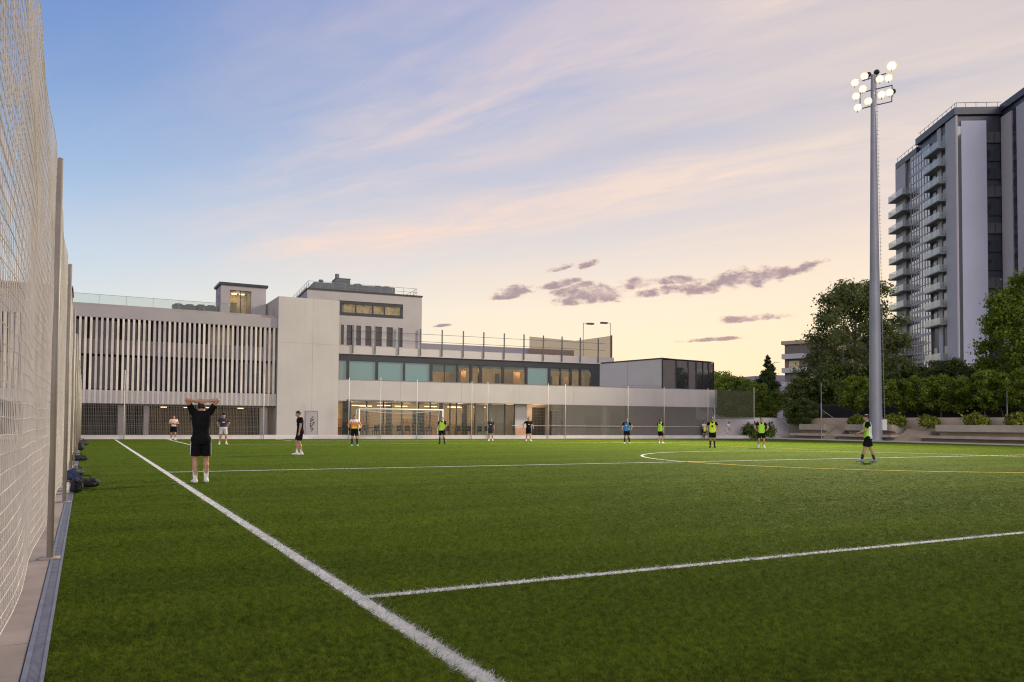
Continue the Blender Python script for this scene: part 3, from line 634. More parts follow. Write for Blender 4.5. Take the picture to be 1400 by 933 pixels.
# angled end pavilion on top of the band
Pa = pl(820, 510, W0 + WI * WF, WU); A = np.array(WT(Pa[0], WF, 0)[:2])
cor = ray(905, 500); cor = CAM + cor * (63.7 / cor[1]); Cn = cor[:2]
far_ = ray(975, 500); far_ = CAM + far_ * (64.4 / far_[1]); Fr = far_[:2]
ax = Cn + (Fr - Cn) * 0.5 + np.array([0.05, -0.42])
part('pavilion_wall', M['pavil'], lambda q: q.prism([A, Cn, Cn + np.array([0.2, 0.35]), A + np.array([0.4, 0.3])], [bz0 + .3] * 4, [7.55, 7.95, 7.95, 7.55]))
mid_ = A + (Cn - A) * 0.45
q = MB(); q.prism([mid_ + np.array([-0.02, -0.01]), mid_ + np.array([0.03, -0.05]), mid_ + np.array([0.1, 0.1])], bz0 + .4, 7.7); q.build('wall_joint', M['slab'], bl)
curve = [tuple((1 - t) ** 2 * Cn + 2 * t * (1 - t) * ax + t * t * Fr) for t in np.linspace(0, 1, 9)]
pm = mat('pavilion_panel', (0.13, 0.115, 0.12), 0.35, 0.12, 1.0)
def bow(q):
    pts = curve + [(Fr[0] + 0.5, Fr[1] + 6), (Cn[0] + 1.0, Cn[1] + 6)]
    q.prism(pts, bz0 + .3, 7.86)
part('pavilion_bow', pm, bow)
part('pavilion_roof', M['dark'], lambda q: q.prism([tuple(A + np.array([-.08, 0])), tuple(Cn + np.array([-.06, -.10]))] + [(p[0], p[1] - 0.08) for p in curve[1:]] + [(Fr[0] + 0.6, Fr[1] + 6), (A[0] + 3, A[1] + 3)], [7.56, 7.96] + [7.92] * 10, [7.68, 8.06] + [8.00] * 10))
for k0, k1, z0, z1 in ((2, 3.6, 5.0, 7.15), (5, 5.9, 5.0, 7.1), (6.1, 6.9, 5.0, 7.1), (7.15, 7.85, 5.0, 7.1)):
    cp = lambda t: (1 - t) ** 2 * Cn + 2 * t * (1 - t) * ax + t * t * Fr
    p0, p1 = cp(k0 / 8), cp(k1 / 8); n_ = np.array([(p1 - p0)[1], -(p1 - p0)[0]]); n_ /= np.linalg.norm(n_)
    part('bow_window', M['gdark'], lambda q: q.prism([p0 + n_ * 0.10, p1 + n_ * 0.10, p1 - n_ * 0.02, p0 - n_ * 0.02], z0, z1))
for t in (0.0, 0.24, 0.46, 0.62, 0.76, 0.88, 1.0):
    p = (1 - t) ** 2 * Cn + 2 * t * (1 - t) * ax + t * t * Fr
    part('bow_mullion', M['frame'], lambda q: q.box(p[0] - 0.04, p[0] + 0.04, p[1] - 0.12, p[1] - 0.02, bz0 + 0.4, 7.9))
q = MB(WT); ua = wpx(853, 527, 0.2)[0]; ub = wpx(903, 527, 0.2)[0]
q.path([(ua, 0.2, bz1 + 0.03), (ua, 0.2, bz1 + 0.25), (ub, 0.2, bz1 + 0.25), (ub, 0.2, bz1 + 0.03)], 0.02, 5); q.build('terrace_handrail', M['steel'], bl)
# court on the roof behind the parapet
part('court_wall', M['lilac'], lambda q: q.box(u1 + 0.02, e1 + 0.1, WF + 9, WF + 9.3, 7.5, 9.75), WT)

# things standing on the roofs
rf = thing('rooftop_fence', WT(20, WF, 8.25), 'tall thin posts with two wires fencing the roof court', 'fence')
ru = [wpx(x, 470, WF - 0.2)[0] for x in (482.5, 513, 545, 575, 604.5, 633.5, 661.5, 689.5, 716.5, 743, 768.5, 793.5, 818)]
for i, u in enumerate(ru):
    q = MB(WT); q.box(u - 0.05, u + 0.05, WF - 0.24, WF - 0.14, hz + 0.1, 10.15); q.build('post', M['roofm'], rf)
q = MB(WT)
for z in (8.95, 9.65): q.tube((ru[0] - 0.5, WF - 0.19, z), (ru[-1] + 0.8, WF - 0.19, z), 0.018, 0.018, 4)
q.build('wire', M['roofm'], rf)
q = MB(WT); ga, gb = wpx(724, 470, WF + 8)[0], wpx(836, 465, WF + 8)[0]
q.add([(ga, WF + 8, 8.4), (gb, WF + 8, 8.4), (gb, WF + 8, 11.55), (ga + (gb - ga) * .55, WF + 8, 10.75), (ga, WF + 8, 10.95), (ga, WF + 8.03, 8.4), (gb, WF + 8.03, 8.4), (gb, WF + 8.03, 11.55), (ga + (gb - ga) * .55, WF + 8.03, 10.75), (ga, WF + 8.03, 10.95)],
      [(0, 1, 2, 3, 4), (9, 8, 7, 6, 5), (0, 5, 6, 1), (1, 6, 7, 2), (2, 7, 8, 3), (3, 8, 9, 4), (4, 9, 5, 0)])
o = q.build('court_windscreen', M['brownscreen']); tag(o, 'brown mesh windscreen with a raised end on the roof court', 'windscreen')
q = MB(WT); q.box(gb - 0.06, gb + 0.06, WF + 7.9, WF + 8.1, 8.2, 11.6); q.build('post', M['roofm'], o)
for xp, side, lb in ((797.5, 1, 'thin lamp post with its lamp to the right above the roof court'), (834.5, -1, 'thin lamp post with its lamp to the left above the roof court end')):
    u, zt = wpx(xp, 442, WF + 10); lp = thing('court_lamp_post', WT(u, WF + 10, 8), lb, 'lamp post', 'lamp posts of the roof court')
    q = MB(WT); q.tube((u, WF + 10, 8), (u, WF + 10, zt), 0.035, 0.035, 6); q.build('pole', M['steel'], lp)
    q = MB(WT); q.tube((u, WF + 10, zt), (u + side * 1.1, WF + 10, zt), 0.03, 0.03, 6); q.build('arm', M['steel'], lp)
    q = MB(WT); q.box(u + side * 0.9 - 0.4, u + side * 0.9 + 0.4, WF + 9.7, WF + 10.2, zt - 0.12, zt + 0.05); q.build('lamp_head', M['roofm'], lp)
def hvac(name, lb, T, x0, x1, y0, y1, z0, z1, fans=2, m='roofm'):
    t = thing(name, (T(x0, y0, z0) if T else (x0, y0, z0)), lb, 'roof unit')
    q = MB(T); q.box(x0, x1, y0, y1, z0 + 0.12, z1); q.box(x0 - 0.04, x1 + 0.04, y0 - 0.04, y1 + 0.04, z1, z1 + 0.06)
    for i in range(9):
        z = z0 + 0.2 + (z1 - z0 - 0.3) * i / 9; q.box(x0 + 0.1, x1 - 0.1, y0 - 0.03, y0, z, z + 0.03)
    q.build('casing', M[m], t)
    q = MB(T); q.box(x0 + 0.1, x1 - 0.1, y0 + 0.05, y1 - 0.05, z0 - 0.02, z0 + 0.12); q.build('base', M['steel'], t)
    for i in range(fans):
        cx = x0 + (x1 - x0) * (i + 0.5) / fans; q = MB(T); q.tube((cx, (y0 + y1) / 2, z1 + 0.06), (cx, (y0 + y1) / 2, z1 + 0.2), 0.3, 0.3, 12); q.build('fan_housing', M['roofm'], t)
    return t
hvac('ventilation_unit', 'dark grey ventilation unit on the slatted block roof beside the stair cabin', None, 6.3, 8.1, 72.2, 73.4, 9.5, 11.05, 2)
hvac('ventilation_unit', 'wider dark ventilation unit half hidden behind the roof-stair cabin', None, 8.2, 10.6, 72.6, 73.8, 9.5, 11.15, 3)
zt0 = ztop + 0.13
part('plant_screen', M['roofm'], lambda q: (q.box(uT(430, 390)[0] + 0.2, uT(546, 395)[0], UF + 1.6, UF + 1.75, zt0, zt0 + 0.85), q.box(uT(430, 390)[0] + 0.2, uT(430, 390)[0] + 0.35, UF + 1.75, UF + 9, zt0, zt0 + 0.85)), WT)
hvac('ventilation_unit', 'boxy air handler with a stub chimney highest on the upper block roof', WT, uT(470.5, 385)[0], uT(491, 385)[0], UF + 4, UF + 6, zt0, zt0 + 1.75, 1)
q = MB(WT); q.tube((uT(475, 380)[0], UF + 5, zt0 + 1.8), (uT(475, 380)[0], UF + 5, zt0 + 2.35), 0.2, 0.2, 10); o = q.build('roof_flue', M['roofm']); tag(o, 'stub flue on top of the boxy air handler', 'flue')
q = MB(WT); q.tube((uT(449, 385)[0], UF + 4, zt0), (uT(449, 385)[0], UF + 4, zt0 + 1.35), 0.16, 0.16, 10); q.tube((uT(449, 385)[0], UF + 4, zt0 + 1.35), (uT(449, 385)[0], UF + 4, zt0 + 1.5), 0.24, 0.2, 10); o = q.build('roof_flue', M['roofm']); tag(o, 'short capped flue left of the boxy air handler', 'flue')
q = MB(WT); a = uT(494, 392)[0]; q.add([(a, UF + 3, zt0), (a + 1.1, UF + 3, zt0), (a + 1.0, UF + 3, zt0 + 0.9), (a + 0.5, UF + 3, zt0 + 1.25), (a, UF + 3, zt0 + 1.2), (a, UF + 5, zt0), (a + 1.1, UF + 5, zt0), (a + 1.0, UF + 5, zt0 + 0.9), (a + 0.5, UF + 5, zt0 + 1.25), (a, UF + 5, zt0 + 1.2)],
      [(0, 1, 2, 3, 4), (9, 8, 7, 6, 5), (0, 5, 6, 1), (1, 6, 7, 2), (2, 7, 8, 3), (3, 8, 9, 4), (4, 9, 5, 0)]); o = q.build('duct_cowl', M['roofm']); tag(o, 'dark slanted duct cowl right of the boxy air handler', 'duct')
hvac('ventilation_unit', 'low dark unit beside the glass screen at the right end of the upper roof', WT, uT(520, 398)[0], uT(545, 398)[0], UF + 2.2, UF + 3.4, zt0, zt0 + 0.9, 2)
# beige block far behind the left net
ob = thing('roof_block', (-6, 75, 9), 'brown rooftop block seen through the net at the left edge', 'roof block')
q = MB(); q.box(-8.0, -1.2, 74, 80, 9.4, 12.1); q.build('wall', M['brick'], ob); q = MB(); q.box(-8.1, -1.1, 73.9, 80.1, 12.1, 12.25); q.build('roof', M['slab'], ob)
cn_ = thing('entrance_canopy', (-5, 58, 0), 'pale sloping canopy beyond the net at the left edge', 'canopy')
q = MB(); q.prism([(-9, 56), (-3.2, 56), (-3.2, 63), (-9, 63)], [3.0, 2.4, 2.4, 3.0], [3.5, 2.6, 2.6, 3.5]); q.build('roof', M['band'], cn_)
for x, y in ((-3.6, 56.4), (-3.6, 62.4), (-8.6, 56.4), (-8.6, 62.4)): q = MB(); q.tube((x, y, -0.01), (x, y, 2.5), 0.06, 0.06, 8); q.build('column', M['steel'], cn_)

# ------------------------------------------------------------------ end fence with white posts, goal
ef = thing('ball_stop_fence', (20, 64.3, 0), 'thin white posts with fine netting standing along the kerb behind the goal', 'fence')
KY = -1.66
def kp(x):
    u, z = wpx(x, 598, KY)
    d = ray(x, 598)
    return WT(u, KY, 0) if u > 0 else (float(d[0] * 64.34 / d[1]), 64.34, 0)
fposts = [(169, 5.0), (360, 5.0), (476.5, 5.0), (519.7, 5.1), (569.6, 5.0), (644.5, 5.0), (666.4, 5.0), (749.2, 5.0), (772.8, 5.0), (858.6, 5.0), (907.9, 5.0), (967.9, 5.0), (977.3, 3.1), (1031, 5.2)]
fp = []
for x, h_ in fposts:
    p = kp(x); fp.append(p); q = MB(); q.tube((p[0], p[1], -0.02), (p[0], p[1], h_), 0.032, 0.032, 8); q.build('post', M['postwhite'], ef, True)
def finenet(q, a, c_, z0, z1, s, r):
    a = np.array(a); c_ = np.array(c_); l = np.linalg.norm(c_ - a); d = (c_ - a) / l
    for t in np.arange(0, l, s):
        p = a + d * t; q.tube((p[0], p[1], z0), (p[0], p[1], z1), r, r, 3, False)
    for z in np.arange(z0, z1, s * 2): q.tube((a[0], a[1], z), (c_[0], c_[1], z), r, r, 3, False)
q = MB(); finenet(q, (-0.2, 64.34, 0), fp[1], 0.3, 2.6, 0.14, 0.006); q.build('net', M['netfine'], ef)
q = MB(); finenet(q, fp[2], fp[8], 0.3, 3.2, 0.14, 0.004); q.build('net', M['netfine'], ef)
def sheet_(name, m, p0, p1, z0, z1, par):
    q = MB(); p0 = np.array(p0); p1 = np.array(p1); d = (p1 - p0)[:2]; d /= np.linalg.norm(d); n_ = np.array([-d[1], d[0]]) * 0.006
    q.prism([p0[:2], p1[:2], p1[:2] + n_, p0[:2] + n_], z0, z1); return q.build(name, m, par)
sheet_('windscreen', M['screen'], WT(wpx(755, 598, KY)[0], KY + 0.15, 0), WT(wpx(977, 598, KY)[0], KY + 0.15, 0), 0.3, 3.1, ef)
q = MB(); q.tube((*WT(wpx(700, 598, KY)[0], KY + 0.1, 0)[:2], 1.15), (*WT(wpx(977, 598, KY)[0], KY + 0.1, 0)[:2], 1.15), 0.02, 0.02, 5); q.build('rail', M['netwhite'], ef)
sheet_('green_windscreen', M['gscreen'], fp[12], fp[13], 1.95, 4.85, ef)

gl_ = thing('football_goal', (23.7, 62.9, 0), 'white full-size football goal with a white net', 'goal')
GX0, GX1, GYY = 19.55, 26.87, 62.95
q = MB(); q.tube((GX0, GYY, 0), (GX0, GYY, 2.44), 0.06, 0.06, 12); q.build('goalpost', M['white'], gl_, True)
q = MB(); q.tube((GX1, GYY, 0), (GX1, GYY, 2.44), 0.06, 0.06, 12); q.build('goalpost', M['white'], gl_, True)
q = MB(); q.tube((GX0 - 0.06, GYY, 2.44), (GX1 + 0.06, GYY, 2.44), 0.06, 0.06, 12); q.build('crossbar', M['white'], gl_, True)
q = MB()
for x in (GX0, GX1): q.path([(x, GYY, 2.44), (x, GYY + 0.75, 2.40), (x, GYY + 1.25, 0.03), (x, GYY, 0.03)], 0.025, 6)
q.tube((GX0, GYY + 1.25, 0.03), (GX1, GYY + 1.25, 0.03), 0.025, 0.025, 6); q.build('net_support', M['white'], gl_)
q = MB(); r_ = 0.004
def gsurf(s, t):                                                                 # s along the goal, t down the net
    x = GX0 + (GX1 - GX0) * s; sag = 0.28 * 4 * s * (1 - s)
    if t < 0.3: k_ = t / 0.3; return (x, GYY + 0.75 * k_, 2.44 - 0.04 * k_ - sag * k_)
    k_ = (t - 0.3) / 0.7; return (x, GYY + 0.75 + 0.5 * k_, (2.40 - sag) * (1 - k_) + 0.03 * k_)
for s in np.linspace(0, 1, 62): q.path([gsurf(s, t) for t in (0, .3, .65, 1)], r_, 3)
for t in np.linspace(0, 1, 27): q.path([gsurf(s, t) for s in np.linspace(0, 1, 11)], r_, 3)
for x in (GX0, GX1):
    for k_ in np.linspace(0, 1, 9): q.tube((x, GYY + 0.75 * k_, 2.44), (x, GYY + 1.25 * k_, 0.03), r_, r_, 3, False)
    for z in np.arange(0.1, 2.4, 0.14): q.tube((x, GYY, z), (x, GYY + 0.75 + 0.5 * (1 - z / 2.4), z), r_, r_, 3, False)
q.build('net', M['netwhite'], gl_)
q = MB()
for s0_, s1_ in zip(np.linspace(0, 1, 13)[:-1], np.linspace(0, 1, 13)[1:]): q.tube(gsurf(s0_, 0.3), gsurf(s1_, 0.3), 0.022, 0.022, 5)
q.build('net_cord', M['netwhite'], gl_)

# ------------------------------------------------------------------ right-hand terraces
rwall = MB(); rwall.box(64.9, 65.2, -12, 58.5, -0.02, 2.13); o = rwall.build('retaining_wall', M['terrwall']); tag(o, 'long tan retaining wall behind the terrace steps under the trees', 'wall')
rw2 = MB(); rw2.prism([(57.9, 65.0), (65.2, 60.2), (65.4, 60.5), (58.1, 65.3)], -0.02, 2.15); o = rw2.build('corner_wall', M['kerb']); tag(o, 'pale concrete wall at the corner beside the white wing', 'wall')
rw3 = MB(); rw3.box(65.0, 65.25, 58.5, 60.4, -0.02, 2.13); o = rw3.build('corner_wall', M['terr2']); tag(o, 'short grey wall joining the corner to the terrace wall', 'wall')
def bench(y0, y1, lb, inset=0.0):
    t = thing('terrace_bench', (63, (y0 + y1) / 2, 0), lb, 'terrace', 'concrete seating terraces')
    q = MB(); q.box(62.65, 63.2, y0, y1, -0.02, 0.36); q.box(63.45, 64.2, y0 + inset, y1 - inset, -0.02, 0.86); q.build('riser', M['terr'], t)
    q = MB(); q.box(61.95, 63.45, y0, y1, 0.38, 0.60); q.build('seat', M['terr2'], t)
    q = MB(); q.box(62.85, 63.25, y0 + inset, y1 - inset, 0.95, 1.50); q.box(63.25, 64.4, y0 + inset, y1 - inset, 0.86, 1.42); q.build('planter', M['terr2'], t)
    return t
bench(-12, 43.4, 'longest seating terrace, right of the light mast', 0.9)
bench(46.0, 52.2, 'middle seating terrace with planter, behind the light mast', 0.6)
bench(53.6, 57.4, 'shortest seating terrace at the far corner by the pale wall', 0.4)
def stairs(y0, y1, lb):
    q = MB()
    for i in range(7): q.box(62.0 + i * 0.32, 64.9, y0, y1, -0.02 + (i > 0) * 0.16 * i, 0.16 * (i + 1))
    o = q.build('terrace_steps', M['terr']); tag(o, lb, 'steps', 'steps between the terraces')
stairs(43.42, 45.98, 'tan concrete steps right of the light mast between two terraces'); stairs(52.22, 53.58, 'tan concrete steps near the far corner by the thin grey pole')
struct((lambda q: (q.box(65.2, 130, -30, 130, -0.02, 1.95), q)[1])(MB()).build('raised_ground', M['earth']))
# thin poles on the terrace side
for x, X, lb, zt in ((1123, 61.8, 'thin grey pole with a cable stay at the edge of the far terrace', 5.4),):
    d = ray(x, 598); p = CAM + d * (X / d[0]); t = thing('thin_pole', (p[0], p[1], 0), lb, 'pole')
    q = MB(); q.tube((p[0], p[1], 0), (p[0], p[1], zt * 0.65), 0.06, 0.06, 8); q.tube((p[0], p[1], zt * 0.65), (p[0], p[1], zt), 0.035, 0.035, 8); q.build('pole', M['galv'], t)
    q = MB(); q.tube((p[0], p[1], 2.9), (p[0] + 1.2, p[1] - 1.0, 1.75), 0.03, 0.03, 6); q.build('stay', M['galv'], t)
    q = MB(); q.box(p[0] - 0.10, p[0] + 0.05, p[1] + 0.06, p[1] + 0.22, 2.2, 3.0); q.build('switch_box', M['black'], t)
d = ray(1377, 560); p = CAM + d * (66.2 / d[0]); q = MB(); q.tube((p[0], p[1], 1.9), (p[0], p[1], 5.4), 0.05, 0.04, 8); o = q.build('thin_pole', M['galv']); tag(o, 'thin grey pole among the young trees at the far right', 'pole')
# dark slatted fence in the shade of the trees
df = thing('boundary_fence', (69, 30, 1.95), 'dark boundary fence in the shade under the young trees', 'fence')
q = MB(); q.box(69.0, 69.06, -5, 62, 2.0, 3.5); q.build('panel', M['void'], df); q = MB(); q.box(68.95, 69.1, -5, 62, 3.5, 3.56); q.build('rail', M['brick'], df)

# ------------------------------------------------------------------ floodlight mast
d = ray(1197.5, 603); mp = CAM + d * (62.0 / d[0]); mx, my = float(mp[0]), float(mp[1])
fm = thing('floodlight_mast', (mx, my, 0), 'tall grey steel floodlight mast with lit lamps beside the terrace', 'floodlight')
q = MB(); MH = 33.0
q.tube((mx, my, 0.06), (mx, my, 12), 0.57, 0.44, 20, False); q.tube((mx, my, 12), (mx, my, MH), 0.44, 0.20, 20, False); q.build('pole', M['galv'], fm, True)
# cable ladder beside the pole
q = MB(); lx, ly = mx + 0.62, my - 0.45
for z in np.arange(2.0, 32, 0.35): q.tube((lx - 0.1 - 0.012 * z, ly + 0.01 * z, z), (lx + 0.08 - 0.012 * z, ly - 0.1 + 0.01 * z, z), 0.014, 0.014, 4)
q.tube((lx, ly, 1.5), (lx - 0.40, ly + 0.30, 32.5), 0.02, 0.02, 4); q.build('ladder', M['steel'], fm)
q = MB(); q.box(mx + 0.05, mx + 0.62, my - 0.68, my - 0.50, 1.0, 1.95); q.build('notice_panel', M['white'], fm)
# arms: three levels of slanting bars, along a direction square to the pitch's long axis
ua_ = np.array([0.80, -0.60]); ub_ = np.array([-0.60, -0.80])
def mpt(a, f, z): return (mx + ua_[0] * a * 0.9 + ub_[0] * f, my + ua_[1] * a * 0.9 + ub_[1] * f, 31.6 + (z - 31.6) * 0.92)
q = MB()
for zA, al_, ar_ in ((32.9, -1.0, 1.2), (31.7, -1.2, 1.75), (30.1, -1.3, 1.7)): q.tube(mpt(al_, -0.1, zA - 0.25), mpt(ar_, 0.1, zA + 0.25), 0.05, 0.05, 6)
q.tube(mpt(1.7, 0.1, 30.3), mpt(1.75, 0.1, 32.0), 0.05, 0.05, 6); q.tube(mpt(-1.25, -0.1, 29.8), mpt(-1.2, -0.1, 31.6), 0.05, 0.05, 6); q.build('cross_arm', M['roofm'], fm)
def lamp_head(a, f, z, lit=True, size=0.34):
    p = np.array(mpt(a, f, z)); aim = np.array([-0.62, -0.50, -0.60]); aim /= np.linalg.norm(aim)
    q = MB(); q.tube(p, p - aim * 0.34, size * 0.86, size * 0.45, 14); q.tube(p - aim * 0.2, (p[0], p[1], p[2] - 0.45), 0.03, 0.03, 5)
    h = q.build('lamp_head', M['roofm'], fm, False)
    q = MB(); q.tube(p + aim * 0.045, p + aim * 0.06, size * 0.60, size * 0.56, 20)
    q.build('lens', M['flood'] if lit else M['gdark'], h)
    if lit:
        q = MB(); q.tube(p + aim * 0.01, p + aim * 0.03, size * 1.0, size * 0.98, 20); q.build('glare_ring', M['floodrim'], h); q = MB(); q.tube(p + aim * 0.03, p + aim * 0.045, size * 0.80, size * 0.78, 20); q.build('glare_ring', M['floodmid'], h)  # glowing rings added around the lens to give a soft glare edge
    return h
H0 = 30.1
for a, f, z in ((-1.75, 0, 32.45), (-.85, 0, 33.05), (1.75, 0, 33.9), (0.5, 0.4, 32.5), (1.35, 0.3, 32.6), (-1.05, .2, 31.7), (-1.65, 0, 31.1), (.65, .4, 30.95), (1.4, .3, 31.15), (-.6, .3, 30.4), (-1.5, 0, 29.95)):
    lamp_head(a, f, z + 0.0, True, 0.46 if (a == 1.75 and z > 33.5) else 0.36)
for a, f, z in ((0.45, -0.4, 33.55), (-0.35, -0.3, 33.3), (1.95, -0.3, 31.5)): lamp_head(a, f, z, False, 0.30)
for tgt in ((20, 25, 0), (4, 48, 0)):
    ld = bpy.data.lights.new('floodlight_beam', 'SPOT'); ld.energy = 150000; ld.spot_size = R(95); ld.spot_blend = 0.8; ld.color = (1.0, 0.88, 0.60); ld.shadow_soft_size = 2.2
    lo = bpy.data.objects.new('floodlight_beam', ld); COL.objects.link(lo); lo.location = mpt(0.2, 1.2, 31.8)
    lo.rotation_euler = (Vector(tgt) - lo.location).to_track_quat('-Z', 'Y').to_euler()

# ------------------------------------------------------------------ tower block
TD = np.array([math.sin(R(32)), math.cos(R(32))]); TV = np.array([math.cos(R(32)), -math.sin(R(32))])
_a = R(57.23); TC = np.array([math.sin(_a), math.cos(_a)]) * 150.0
def TT(u, v, z): p = TC + TD * u + TV * v; return (float(p[0]), float(p[1]), z)
tU = lambda x: pl(x, 300, TC, TD)[0]
def tV(x): return pl(x, 300, TC, TV)[0]
tw = thing('tower_block', (*TC, 0), 'tall grey-lilac residential tower with glass balconies', 'tower block')
TZ, FLH = 54.6, 3.02
uL = tU(1225.5); vR = tV(1372); v0, v1_, v2_ = tV(1308.5), tV(1315.5), tV(1350)
u_w = tU(1293.5); u_b = tU(1272); u_c = tU(1246); u_d = tU(1238)
core = MB(TT); core.box(0.3, uL, 0.3, 30, 0, TZ - 1.6); core.build('core_wall', M['towerdark'], tw)
q = MB(TT); q.box(0, u_w, 0, 0.30, 0, TZ - 1.7); q.box(u_d, uL, 0.0, 0.30, 0, TZ - 3.0); q.box(uL, uL + 0.3, 0.0, 20, 0, TZ - 3.0); q.build('side_wall', M['towerwhite2'], tw)
q = MB(TT); q.box(0.0, 0.30, v1_, v2_, 0, TZ - 2.6); q.build('front_panel', M['towerwhite'], tw)
q = MB(TT); q.box(-0.06, 0.30, 0.3, v0, 0, TZ - 1.7); q.build('corner_pier', M['towerwhite2'], tw)
q = MB(TT); q.box(0.06, 0.30, v0, v1_, 0, TZ - 3.5); q.build('corner_glazing', M['gtower'], tw)
q = MB(TT); q.box(-0.25, u_b + 5.2, -0.25, vR + 0.4, TZ - 1.6, TZ - 0.4); q.box(u_b + 5.2, uL, -0.1, 20, TZ - 3.0, TZ - 1.9); q.build('roof_band', M['towerdark'], tw)
q = MB(TT)
for u in np.arange(0, uL, 1.7):
    zb = TZ - 0.4 if u < u_b + 5 else TZ - 1.9
    q.tube((u, 0.2, zb), (u, 0.2, zb + 0.9), 0.04, 0.04, 4)
for v in np.arange(0, vR, 1.7): q.tube((0.2, v, TZ - 0.4), (0.2, v, TZ + 0.5), 0.04, 0.04, 4)
q.path([(u_b + 5, 0.2, TZ + 0.5), (0.2, 0.2, TZ + 0.5), (0.2, vR, TZ + 0.5)], 0.05, 4); q.tube((u_b + 5.3, 0.2, TZ - 1.0), (uL, 0.2, TZ - 1.0), 0.05, 0.05, 4); q.build('roof_railing', M['steel'], tw)
nf = int(TZ / FLH)
for i in range(1, nf - 1):
    z = i * FLH
    q = MB(TT); q.box(0.10, 0.30, v2_ + 0.05, vR - 0.05, z + 0.05, z + 1.75); wn = q.build('window', M['gtower'] if i % 5 not in (1, 3) else M['gblind'], tw)
    q = MB(TT); q.box(0.04, 0.10, v2_ + 0.05, vR - 0.05, z - 0.10, z + 0.04); q.box(0.05, 0.12, (v2_ + vR) / 2 - 0.05, (v2_ + vR) / 2 + 0.05, z + 0.05, z + 1.75); q.build('frame', M['frame'], wn)
# curtain wall between the two balcony stacks
q = MB(TT); q.box(u_b, u_c, -0.02, 0.2, 4, TZ - 3.05); cwl = q.build('curtain_wall', M['gcurtain'], tw)
q = MB(TT)
rt_ = random.Random(4)
for u in np.linspace(u_b, u_c, 8): q.box(u - 0.07, u + 0.07, -0.10, -0.02, 4, TZ - 3.05)
for z in np.arange(4, TZ - 3.1, FLH / 2): q.box(u_b, u_c, -0.09, -0.02, z, z + (0.45 if rt_.random() < 0.4 else 0.16))
q.build('grid', M['towerwhite2'], cwl)
# balconies
def balcony(ua, ub, z, out_, lit):
    q = MB(TT); q.box(ua, ub, -out_, 0.0, z - 0.17, z); bb = q.build('balcony', M['balcslab'], tw)
    q = MB(TT); q.box(ua, ub, -out_, -out_ + 0.05, z + 0.02, z + 1.12); q.box(ua, ua + 0.05, -out_ + 0.05, 0, z + 0.02, z + 1.12); q.box(ub - 0.05, ub, -out_ + 0.05, 0, z + 0.02, z + 1.12); q.build('railing', M['gbalc'], bb)
    for a_, b_ in ((ua + 0.2, ua + 1.3), (ub - 1.9, ub - 0.6)): q = MB(TT); q.box(a_, b_, 0.16, 0.31, z, z + 2.35); q.build('balcony_door', M['gtower'], bb)
for i in range(2, nf - 1):
    z = i * FLH + 0.6
    if z > TZ - 5: continue
    if i != 5: balcony(u_w + 0.1, u_b, z, 1.15, False)
    if z < TZ - 8: balcony(u_c, uL - 0.2, z - 1.0, 1.6, False)
q = MB(TT); q.box(u_w, u_b, 0.22, 0.30, 0, TZ - 1.7); q.build('recess_wall', M['towerdark'], tw)
q = MB(TT); q.box(u_w + 1.8, u_w + 3.2, 0.05, 0.22, 0, TZ - 1.7); q.build('balcony_wall', M['towerwhite2'], tw)
q = MB(TT); q.box(u_c, u_d, 0.22, 0.30, 0, TZ - 5); q.build('recess_wall', M['towerdark'], tw)
# the part that steps towards us at the right edge
q = MB(TT); q.box(-16, -0.02, vR, vR + 22, 0, TZ - 1.2); q.build('projecting_core', M['towerdark'], tw)
def w2(x): return pl(x, 300, TC + TV * vR, TD)[0]
e = [w2(x) for x in (1372, 1386.5, 1393.5, 1420)]
q = MB(TT); q.box(e[1], -0.05, vR - 0.25, vR, 0, TZ - 2.2); q.box(-16, e[2], vR - 0.25, vR, 0, TZ - 2.2); q.build('projecting_panel', M['towerwhite2'], tw)
q = MB(TT); q.box(-16.2, 0.0, vR - 0.4, vR + 22, TZ - 1.2, TZ - 0.1); q.build('roof_band', M['towerdark'], tw)
for i in range(1, nf - 1): q = MB(TT); q.box(e[2] + 0.1, e[1] - 0.1, vR - 0.1, vR, i * FLH, i * FLH + 1.9); q.build('window', M['gtower'], tw)

# far apartment block, hill
ab = thing('apartment_block', (150, 150, 0), 'small flat-roofed apartment block with balconies half hidden by the big tree', 'building')
d0 = ray(1073, 520); A0 = np.array([d0[0], d0[1]]) / math.hypot(d0[0], d0[1]) * 190
AD = np.array([math.sin(R(62)), -math.cos(R(62))]) * -1; AD = np.array([0.35, -0.94])
def AT(u, v, z): p = A0 + AD * u + np.array([0.94, 0.35]) * v; return (float(p[0]), float(p[1]), z)
q = MB(AT); q.box(0, 30, 0, 14, 0, 19.5); q.build('wall', M['ablock'], ab)
q = MB(AT); q.box(-0.6, 30, -0.6, 14, 19.5, 20.3); q.build('roof', M['terr'], ab)
for i in range(6):
    for j, u in enumerate(np.arange(1.0, 26, 3.4)):
        q = MB(AT); q.box(u, u + 2.3, -0.06, 0.0, 1.2 + i * 3.1, 3.4 + i * 3.1); q.build('window', M['gdark'] if (i + j) % 4 else M['plaster'], ab)
    q = MB(AT); q.box(-0.2, 5.5, -1.3, -0.06, 0.7 + i * 3.1, 0.95 + i * 3.1); q.box(-0.2, 5.5, -1.3, -1.22, 0.95 + i * 3.1, 1.8 + i * 3.1); q.build('balcony', M['towerwhite2'], ab)
q = MB()
hp = []
for i, a_ in enumerate(np.linspace(30, 75, 46)):
    a = R(a_); rr_ = 1500; z = 92 + 3 * math.sin(i * 0.35) + 1.2 * math.sin(i * 1.7)
    hp.append((math.sin(a) * rr_, math.cos(a) * rr_, z))
n_ = len(hp); vs = []
